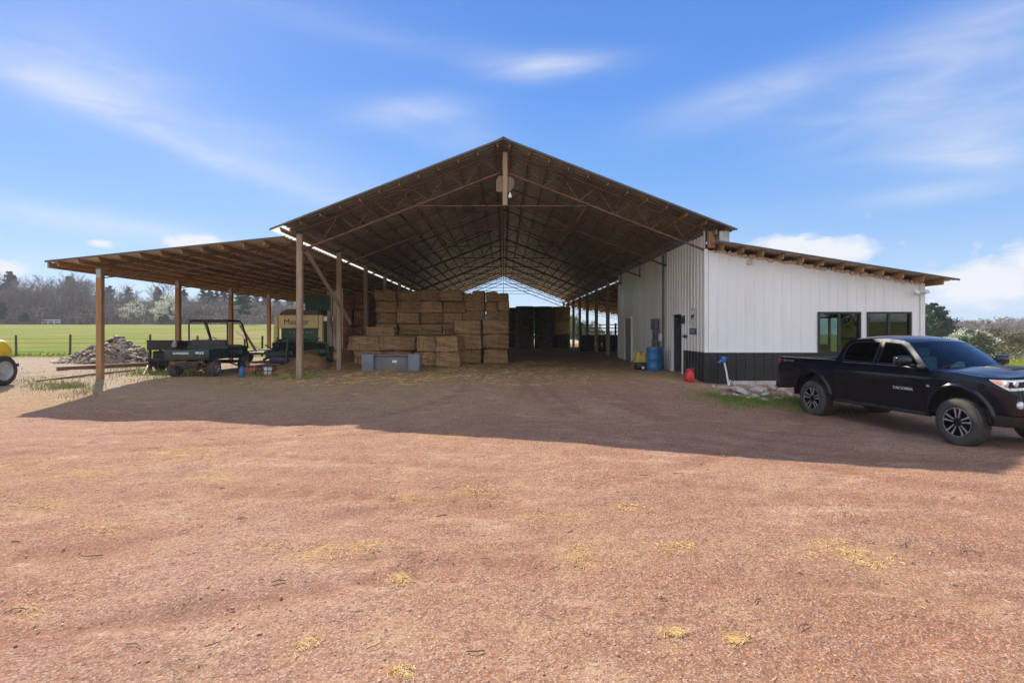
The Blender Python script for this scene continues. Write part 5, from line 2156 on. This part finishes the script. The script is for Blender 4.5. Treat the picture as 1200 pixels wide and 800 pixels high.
mb.box((.12, 0, .045), (.10, .11, .06), wall_frame(18.98, 1.30), bev=.02)
mb.thing('door_latch', surf('latch_blue', (.02, .035, .15), None, 4, .4), 'dark blue latch bar on the wall at the edge of the open door', 'latch', None, None, 50)
EB = empty('electric_boxes', 'grey electric boxes and conduits on the white wall above the blue barrel', 'electric boxes', (WX, 22.4, 0))
ebx = surf('box_grey', (.10, .105, .115), (.14, .145, .155), 4, .5)
for nm, y, z, w_, h_, d_ in (('breaker_box', 22.55, 1.75, .62, .44, .15), ('meter_box', 22.45, 1.36, .56, .30, .13), ('breaker_box', 22.45, .98, .48, .34, .16), ('outlet_box', 21.75, 1.22, .26, .30, .12)):
    mb = MB()
    mb.box((WX - .02 - d_ / 2, y, z), (d_, w_, h_), bev=.012)
    mb.build(nm, ebx if nm != 'outlet_box' else whitep, EB, 50, True)
mb = MB()
for y in (22.3, 22.42, 22.6, 22.75):
    mb.tube([(WX - .06, y, .1), (WX - .06, y + .03, 1.2), (WX - .06, y, 1.5)], .017, 6)
mb.tube([(WX - .06, 22.9, 1.5), (WX - .07, 22.95, .9), (WX - .10, 23.1, .3)], .02, 6)
mb.tube([(WX - .06, 21.75, 1.10), (WX - .06, 21.75, .1)], .015, 6)
mb.build('conduit', axle_m, EB, 60, True)
# flood light at the front eave
FL = empty('flood_light', 'twin white flood light under the eave at the right end of the white wall', 'flood light', (12.74, WY - .03, 2.66))
mb = MB()
mb.box((0, -.02, 0), (.12, .05, .12), bev=.01)
for s in (-1, 1):
    mb.tube([(0, -.04, 0), (s * .11, -.12, .02)], .018, 6)
mb.build('mount', whitep, FL, 50)
for s in (-1, 1):
    mb = MB()
    mb.lathe([(0, -.09), (.035, -.09), (.06, .02), (.075, .06), (.065, .06), (0, .03)], 16, 0, frame((s * .14, -.15, .0), (1, 0, 0), (0, .55, 1), (s * .3, -1, .4)))
    mb.build('lamp_head', whitep, FL, 50)
# pale stones along the wainscot
stm = surf('pale_stone', (.42, .38, .33), (.52, .48, .43), 4, .9, bump=.4, c3=(.28, .22, .17), s3=3)
rs = random.Random(21)
for k, (px, py, r) in enumerate([(836, 452, .10), (849, 455, .13), (860, 454, .10), (870, 458, .15), (879, 454, .16), (889, 456, .14), (886, 465, .15), (897, 462, .13), (905, 455, .18), (895, 468, .11), (917, 456, .14), (911, 466, .09), (925, 461, .12), (862, 462, .08), (846, 462, .08), (878, 466, .09)]):
    p = on_ground(px, py + 2)
    mb = MB()
    mb.rock((0, 0, r * .28), r * 1.15, k * 1.37 + 2, 0, .5, 2)
    mb.thing('stone', stm, 'pale broken stone lying along the foot of the black wainscot', 'stone', p, 'pale stones along the foot of the white room', 35)
mb = MB()
mb.box((9.2, 17.02, gz(9, 17) - .02), (4.4, .16, .22), bev=.03)
mb.thing('footing', stm, 'rough pale concrete footing under the black wainscot', 'footing')

# ------------------------------------------------------------------ fence, pens and far end
WF = empty('wire_fence', 'wire fence on wooden posts between the gravel and the green pasture', 'fence', (-22, 32, gz(-22, 32)))
fpost = surf('fence_post_wood', (.075, .06, .042), (.12, .095, .068), 3, .9, stretch=(5, 5, .6))
fx = [(px - 590) / 650 * 32 for px in (-84, -33, 19, 82, 134, 176, 232, 287, 307)]
for k, x in enumerate(fx):
    mb = MB()
    z = gz(x, 32)
    h = 1.22 + .06 * math.sin(k * 3)
    mb.lathe([(.055, -.3), (.06, 0), (.058, h - .02), (.045, h), (0, h + .005)], 10, 0, Matrix.Translation((x, 32, z)) @ Matrix.Rotation(.03 * math.sin(k * 5), 4, 'Y'))
    mb.build('post', fpost, WF, 50, True)
mb = MB()
for h in (.25, .5, .75, 1.0):
    mb.tube([(x, 31.93, gz(x, 32) + h) for x in fx], .006, 4)
mb.build('wire', tubem, WF, None, True)
PF = empty('pen_fence', 'dark board pen fence with rails above under the right lean-to at the back', 'fence', (8.6, 39.2, 0))
mb = MB()
for k in range(15):
    x = 5.7 + k * .5
    mb.box((x, 39.2, .58), (.48, .04, 1.16 + .02 * (k % 3)))
mb.build('board_panel', dark, PF, None, True)
mb = MB()
for z in (1.42, 1.66, 1.9):
    mb.tube([(5.4, 39.1, z), (13.0, 39.1, z)], .035, 6)
mb.build('rail', axle_m, PF, None, True)
for x in (5.45, 7.9, 10.4, 12.9):
    mb = MB()
    mb.box((x, 39.1, 1.0), (.12, .1, 2.0))
    mb.build('post', blk, PF, None, True)

# ------------------------------------------------------------------ trees
bark = surf('grey_bark', (.145, .12, .098), (.21, .18, .15), 3, .95, stretch=(4, 4, .8), rnd=.2)
twig = surf('bare_twigs', (.20, .162, .132), (.26, .22, .185), .35, .95, rnd=.18)
twig_b = surf('budding_twigs', (.17, .145, .075), (.22, .195, .10), .35, .95, rnd=.2)
needle = surf('pine_needles', (.022, .045, .020), (.045, .075, .032), .9, .85, rnd=.2, c3=(.07, .085, .035), s3=.5)
leaf_g = surf('green_leaves', (.040, .075, .018), (.075, .115, .030), .9, .75, rnd=.2, c3=(.10, .12, .04), s3=.6)
bloss = surf('white_blossom', (.74, .74, .62), (.85, .85, .76), 1.2, .85, rnd=.08, c3=(.50, .52, .30), s3=.9, m3=(.45, .65))


def bare_tree(seed, h=14, twigs=1.0, leafy=0):
    """trunk+limbs and a crown of fine twigs; returns two MBs"""
    r = random.Random(seed)
    tr_, tw = MB(), MB()

    def grow(p, d, L, rad, lev):
        pts, q, dd = [p], p.copy(), d.copy()
        n = 4 if lev == 0 else 3
        for i in range(n):
            dd = (dd + Vector((r.uniform(-1, 1), r.uniform(-1, 1), r.uniform(-.3, .8))) * (.10 if lev == 0 else .2)).normalized()
            q = q + dd * L / n
            pts.append(q.copy())
        rads = [rad * (1 - .55 * i / n) for i in range(n + 1)]
        (tr_ if lev < 3 else tw).tube(pts, rads, 6 if lev == 0 else (4 if lev == 1 else 3), cap=False)
        if lev == 3:
            for k in range(int(9 * twigs)):
                i = r.randrange(1, len(pts))
                a = pts[i].lerp(pts[i - 1], r.random())
                e = (dd + Vector((r.uniform(-1, 1), r.uniform(-1, 1), r.uniform(-.5, 1))) * .9).normalized()
                b = a + e * r.uniform(.5, 1.3) * h / 14
                w = r.uniform(.016, .036) * h / 14
                n_ = e.cross(Vector((r.uniform(-1, 1), r.uniform(-1, 1), .2))).normalized() * w
                m = a.lerp(b, .5) + Vector((r.uniform(-1, 1), r.uniform(-1, 1), r.uniform(-1, 1))) * .08
                tw.add([a - n_, a + n_, m + n_ * .7, m - n_ * .7, b], [(0, 1, 2, 3), (3, 2, 4)])
            return
        kids = (6, 5, 4)[lev]
        for k in range(kids):
            f = r.uniform(.35, 1.0) if lev else lerp(.30, 1.0, (k + .5) / kids)
            i = min(n - 1, int(f * n))
            a = pts[i].lerp(pts[i + 1], f * n - i)
            az_ = k * 2.4 + r.uniform(-.5, .5)
            out = Vector((math.cos(az_), math.sin(az_), r.uniform(.25, .8))).normalized()
            nd = (dd * .75 + out * (.95 if lev == 0 else .85)).normalized()
            grow(a, nd, L * r.uniform(.52, .74), rad * .48, lev + 1)
    grow(Vector((0, 0, -.2)), Vector((0, 0, 1)), h * .52, h * .018, 0)
    return tr_, tw


def leaf_cloud(mb, c, rad, n, s, r, flat=.7, elong=1.0):
    for k in range(n):
        d = Vector((r.gauss(0, 1), r.gauss(0, 1), r.gauss(0, 1))).normalized() * rad * r.random() ** .45
        p = Vector(c) + Vector((d.x, d.y, d.z * flat))
        a = Vector((r.uniform(-1, 1), r.uniform(-1, 1), r.uniform(-1, 1))).normalized()
        b = a.cross(Vector((r.uniform(-1, 1), r.uniform(-1, 1), r.uniform(-1, 1)))).normalized()
        q = s * r.uniform(.6, 1.4)
        mb.add([p - a * q * elong, p + b * q * .5, p + a * q * elong, p - b * q * .5], [(0, 1, 2, 3)])


def pine_tree(seed, h=15, wid=3.2, dense=1.0):
    r = random.Random(seed)
    t_, f_ = MB(), MB()
    t_.tube([(0, 0, -.3), (.1, 0, h * .4), (0, .1, h * .75), (0, 0, h * .97)], [h * .017, h * .013, h * .008, .03], 7)
    z = h * .28
    while z < h:
        f = (z - h * .28) / (h * .72)
        R_ = wid * ((1 - f) ** .5) * (.55 + .45 * min(1, f * 3)) * r.uniform(.6, 1.15) + .25
        nb = r.randrange(4, 7)
        for k in range(nb):
            a = r.random() * 6.28
            L = R_ * r.uniform(.6, 1.1)
            e = Vector((math.cos(a) * L, math.sin(a) * L, z + L * r.uniform(.0, .35)))
            t_.tube([(0, 0, z), e], [.05, .02], 4, cap=False)
            for q in (.45, .72, 1.0):
                c = Vector((0, 0, z)).lerp(e, q)
                leaf_cloud(f_, c, .28 * R_ * r.uniform(.6, 1.1) + .18, int(26 * dense), .20 * h / 15, r, .65, 1.6)
        z += h * r.uniform(.035, .06)
    return t_, f_


def round_tree(seed, h, wid, mat_n, leaf=.16, n=60, clumps=46, low=.25):
    r = random.Random(seed)
    t_, f_ = MB(), MB()
    t_.tube([(0, 0, -.3), (.05, 0, h * .3), (0, 0, h * .55)], [h * .022, h * .016, h * .008], 7)
    for k in range(clumps):
        d = Vector((r.gauss(0, 1), r.gauss(0, 1), r.gauss(0, 1))).normalized() * r.random() ** .4
        zc = h * (low + 1) / 2
        c = Vector((d.x * wid, d.y * wid, zc + d.z * h * (1 - low) / 2 * .88))
        sh = 1 - .55 * max(0, d.z) ** 1.5
        c.x *= sh
        c.y *= sh
        t_.tube([(0, 0, h * r.uniform(.25, .5)), tuple(c)], [.05 * h / 8, .015], 4, cap=False)
        leaf_cloud(f_, c, wid * r.uniform(.20, .40), n, leaf, r, .75, 1.1)
    return t_, f_


def make_tree(name, pair, m_t, m_f, cname, label, cat, loc, group, scale=1.0, rz=0.0):
    o = empty(name, label, cat, loc, rz, group)
    o.scale = (scale,) * 3 if not hasattr(scale, '__len__') else scale
    pair[0].build('trunk', m_t, o, 60)
    pair[1].build(cname, m_f, o)
    return o


def site(px, y): return Vector(((px - 590) / 650 * y, y, gz((px - 590) / 650 * y, y) - .1))


rt = random.Random(77)
protos = []
LB = 'bare grey brown winter tree in the wood along the far edge of the green pasture'
for k in range(4):
    protos.append(make_tree('bare_tree', bare_tree(k + 5, 14, 1.15), bark, twig, 'crown', LB, 'tree', site(20 + 60 * k, 158), 'bare trees along the pasture edge'))
n_t = 0
for row, (Y, h0) in enumerate([(160, .80), (172, .95), (186, 1.10), (203, 1.2)]):
    px = -70 + row * 7
    while px < 345:
        y = Y + rt.uniform(-4, 4)
        top = interp([-80, 0, 60, 120, 165, 200, 245, 290, 345], [.98, .96, .98, .86, .62, .62, .56, .50, .44], px)
        sc_ = h0 * top * rt.uniform(.82, 1.12)
        dup(rt.choice(protos), site(px, y), rt.random() * 6.28, LB, 'bare trees along the pasture edge', (sc_ * 1.05, sc_ * 1.05, sc_))
        px += rt.uniform(13, 23)
        n_t += 1
for k, o in enumerate(protos):
    o.location = site((41, 84, 107, 190)[k], 157)
    o.scale = (.98, .98, .98)
LP = 'dark green pine rising among the bare trees beyond the green pasture'
pp = [make_tree('pine_tree', pine_tree(31 + k, 16, 3.4), bark, needle, 'crown', LP, 'tree', site(0, 200), 'pines in the far wood') for k in range(2)]
first = True
for k, (px, y, s_) in enumerate([(-8, 205, 1.1), (12, 212, 1.12), (82, 212, 1.08), (185, 214, .95),
                                 (215, 212, .9), (238, 208, .98), (246, 204, .9), (254, 206, .85), (262, 210, .92), (300, 215, .8), (310, 212, .75), (325, 220, .8), (340, 218, .75), (150, 214, .95), (128, 216, 1.0), (4, 190, .9), (-20, 195, 1.0)]):
    if k < 2:
        o = pp[k]
        o.location, o.scale = site(px, y), (s_,) * 3
    else:
        dup(pp[k % 2], site(px, y), rt.random() * 6.28, LP, 'pines in the far wood', s_ * (.78 if px > 110 else .94))
make_tree('pine_tree', pine_tree(50, 12.5, 3.4, 1.3), bark, leaf_g, 'crown', 'single paler pine standing in front of the wood, right of the utility vehicle', 'tree', site(284, 140), None, .86)
make_tree('pine_tree', pine_tree(51, 10, 2.6, 1.2), bark, leaf_g, 'crown', 'low green evergreen at the far left edge of the pasture', 'tree', site(2, 150), None, .62)
make_tree('flowering_tree', round_tree(3, 9.0, 2.3, bloss, .17, 46, 60, .12), bark, bloss, 'crown', 'tall white flowering tree just left of the second lean-to post', 'tree', site(198, 150), None, 1.05)
make_tree('flowering_tree', round_tree(4, 6.8, 2.9, bloss, .17, 40, 56, .12), bark, bloss, 'crown', 'broad white flowering tree between the first two lean-to posts', 'tree', site(187, 149), None, 1.0)
make_tree('flowering_tree', round_tree(6, 7.0, 3.0, bloss, .14, 20, 50, .10), bark, twig_b if False else bloss, 'crown', 'thin pale flowering tree right of the first lean-to post', 'tree', site(157, 150), None, 1.05)
make_tree('bush', round_tree(8, 4.0, 1.6, leaf_g, .16, 50, 30, .05), bark, leaf_g, 'crown', 'small green bush under the white flowering tree', 'bush', site(192, 146), None, .8)
make_tree('bush', round_tree(9, 4.0, 1.6, leaf_g, .16, 50, 30, .05), bark, leaf_g, 'crown', 'small green bush before the bare trees at the far left', 'bush', site(28, 150), None, .9)
# undergrowth and far wood behind the first rows
mb = MB()
ru = random.Random(5)
for k in range(420):
    px = ru.uniform(-90, 350)
    p = site(px, ru.uniform(155, 215))
    for q in range(16):
        b = p + Vector((ru.gauss(0, 1.4), ru.gauss(0, 1.4), 0))
        e = Vector((ru.uniform(-.5, .5), ru.uniform(-.5, .5), 1)) * (ru.uniform(1, 5) if k < 200 else ru.uniform(4, 9))
        n_ = e.cross(Vector((ru.uniform(-1, 1), ru.uniform(-1, 1), 0))).normalized() * .07
        mb.add([b - n_, b + n_, b + e + n_ * .2], [(0, 1, 2)])
        leaf_cloud(mb, b + e * .6, .9, 5, .35, ru, .8)
stuff(mb, 'undergrowth', twig, 'grey brown undergrowth below the bare trees beyond the pasture', 'undergrowth')


def wood_mass(name, label, spots, mat, seed):
    r = random.Random(seed)
    mb = MB()
    for (x, y, h) in spots:
        z = gz(x, y)
        w = h * r.uniform(.22, .34)
        mb.tube([(x, y, z - .3), (x, y, z + h * .7)], [h * .016, .05], 4, cap=False)
        for k in range(34):
            a = r.random() * 6.28
            rr_ = w * r.random() ** .5
            c = Vector((x + rr_ * math.cos(a), y + rr_ * math.sin(a), z + h * (.22 + .74 * r.random())))
            b = Vector((x, y, c.z - h * .18))
            n_ = Vector((math.cos(a + 1.57), math.sin(a + 1.57), 0)) * .06
            mb.add([b - n_, b + n_, c], [(0, 1, 2)])
            for q in range(9):
                e = Vector((r.gauss(0, 1), r.gauss(0, 1), r.uniform(-.4, 1.2))).normalized() * r.uniform(.5, 1.5)
                m_ = e.cross(Vector((r.uniform(-1, 1), r.uniform(-1, 1), .3))).normalized() * .06
                mb.add([c - m_, c + m_, c + e], [(0, 1, 2)])
    return stuff(mb, name, mat, label, 'wood')


rw_ = random.Random(8)
wood_mass('distant_wood', 'brown bare wood on the slope beyond the right of the white room', [(x, y, rw_.uniform(8.5, 11)) for x, y in [((rw_.uniform(1070, 1290) - 590) / 650 * q, q) for q in [rw_.uniform(135, 235) for _ in range(330)]]], twig, 1)
wood_mass('budding_wood', 'greenish budding trees and scrub beyond the far end of the barn', [(x, y, rw_.uniform(3.2, 5.6)) for x, y in [((rw_.uniform(570, 760) - 590) / 650 * q, q) for q in [rw_.uniform(105, 150) for _ in range(120)]]], surf('budding_green', (.10, .14, .05), (.17, .18, .09), .35, .95), 2)
# right side: pine by the corner, white flowering bushes, shed
make_tree('pine_tree', pine_tree(61, 9.5, 3.3, 1.5), bark, needle, 'crown', 'dark green pine beside the right corner of the white room', 'tree', site(1095, 70), None, .80)
make_tree('pine_tree', pine_tree(62, 9.0, 3.0, 1.5), bark, needle, 'crown', 'shorter dark pine half hidden behind the corner of the white room', 'tree', site(1110, 78), None, .74)
make_tree('flowering_tree', round_tree(13, 6.0, 2.6, bloss, .13, 34, 54, .08), bark, bloss, 'crown', 'white flowering tree seen over the truck roof next to the pine', 'tree', site(1128, 62), None, .66)
make_tree('flowering_tree', round_tree(14, 6.5, 2.6, bloss, .13, 22, 54, .08), bark, bloss, 'crown', 'thin pale flowering tree over the truck windscreen', 'tree', site(1152, 75), None, .85)
make_tree('flowering_tree', round_tree(15, 6.0, 2.8, bloss, .13, 20, 54, .08), bark, bloss, 'crown', 'pale flowering tree above the truck bonnet at the right edge', 'tree', site(1184, 66), None, .66)
for k, (px, y, s_) in enumerate([(1140, 52, .9), (1166, 55, 1.0), (1190, 48, .8), (1215, 60, 1.0)]):
    make_tree('bush', round_tree(20 + k, 3.6, 1.9, leaf_g, .13, 50, 34, .0), bark, (leaf_g, twig_b, twig_b, leaf_g)[k], 'crown',
              ['green bush low behind the truck roof', 'straw coloured bush behind the truck windscreen', 'low olive bush behind the truck bonnet', 'green bush at the right edge beyond the truck'][k], 'bush', site(px, y), None, s_)
p = site(1176, 88)
SH = empty('field_shed', 'small far shed with orange boards and a grey roof beyond the truck', 'shed', (p.x, p.y, p.z), .3)
mb = MB()
mb.box((0, 0, .95), (1.8, 2.0, 1.9))
mb.build('wall', surf('orange_boards', (.46, .24, .10), (.54, .31, .14), 3, .8), SH)
mb = MB()
mb.prism([(-1.3, 1.75), (0, 2.35), (1.3, 1.75), (1.3, 1.83), (0, 2.44), (-1.3, 1.83)], -1.25, 1.25, frame((0, 0, 0), (1, 0, 0), (0, 0, 1), (0, -1, 0)))
mb.build('roof', galv, SH)
# white rails at the far left edge of the pasture
WR = empty('board_fence', 'white board fence in front of the far bare trees at the left', 'fence', site(60, 156))
mb = MB()
for z in (.7, 1.3):
    mb.beam((site(49, 156).x - WR.location.x, 0, z), (site(70, 156).x - WR.location.x, 0, z), .06, .22)
mb.build('rail', whitep, WR)
for px in (49, 56, 63, 70):
    mb = MB()
    mb.box((site(px, 156).x - WR.location.x, .06, .7), (.16, .1, 1.5))
    mb.build('post', whitep, WR)
# trees behind the camera: they stand in the window and paint reflections
for k, (x, y, s_) in enumerate([(34, -32, .8), (46, -42, 1.0), (58, -38, 1.1), (70, -46, 1.0), (28, -52, 1.0), (82, -40, 1.1), (12, -55, 1.0), (-14, -58, 1.1), (-40, -50, 1.0), (96, -30, 1.0)]):
    if k == 0:
        LT = 'leafy green tree behind the yard'
        gt = make_tree('leafy_tree', round_tree(71, 11, 4.6, leaf_g, .28, 46, 60, .15), bark, leaf_g, 'crown', LT, 'tree', (x, y, gz(x, y) - .1), 'trees behind the yard', s_)
    else:
        dup(gt, (x, y, gz(x, y) - .1), k * 1.3, LT, 'trees behind the yard', s_)

# ------------------------------------------------------------------ air
hz = bpy.data.materials.new('haze')
hz.use_nodes = True
nt_ = hz.node_tree
nt_.nodes.clear()
pv = nt_.nodes.new('ShaderNodeVolumePrincipled')
pv.inputs['Color'].default_value = (.82, .88, 1.0, 1)
pv.inputs['Density'].default_value = HAZE_DENSITY
ho = nt_.nodes.new('ShaderNodeOutputMaterial')
nt_.links.new(pv.outputs[0], ho.inputs['Volume'])
mb = MB()
mb.box((0, 140, 12.5), (760, 480, 47))
o = mb.build('haze', hz)
tag(o, 'thin pale haze in the air over the fields and woods', 'haze', kind='stuff')
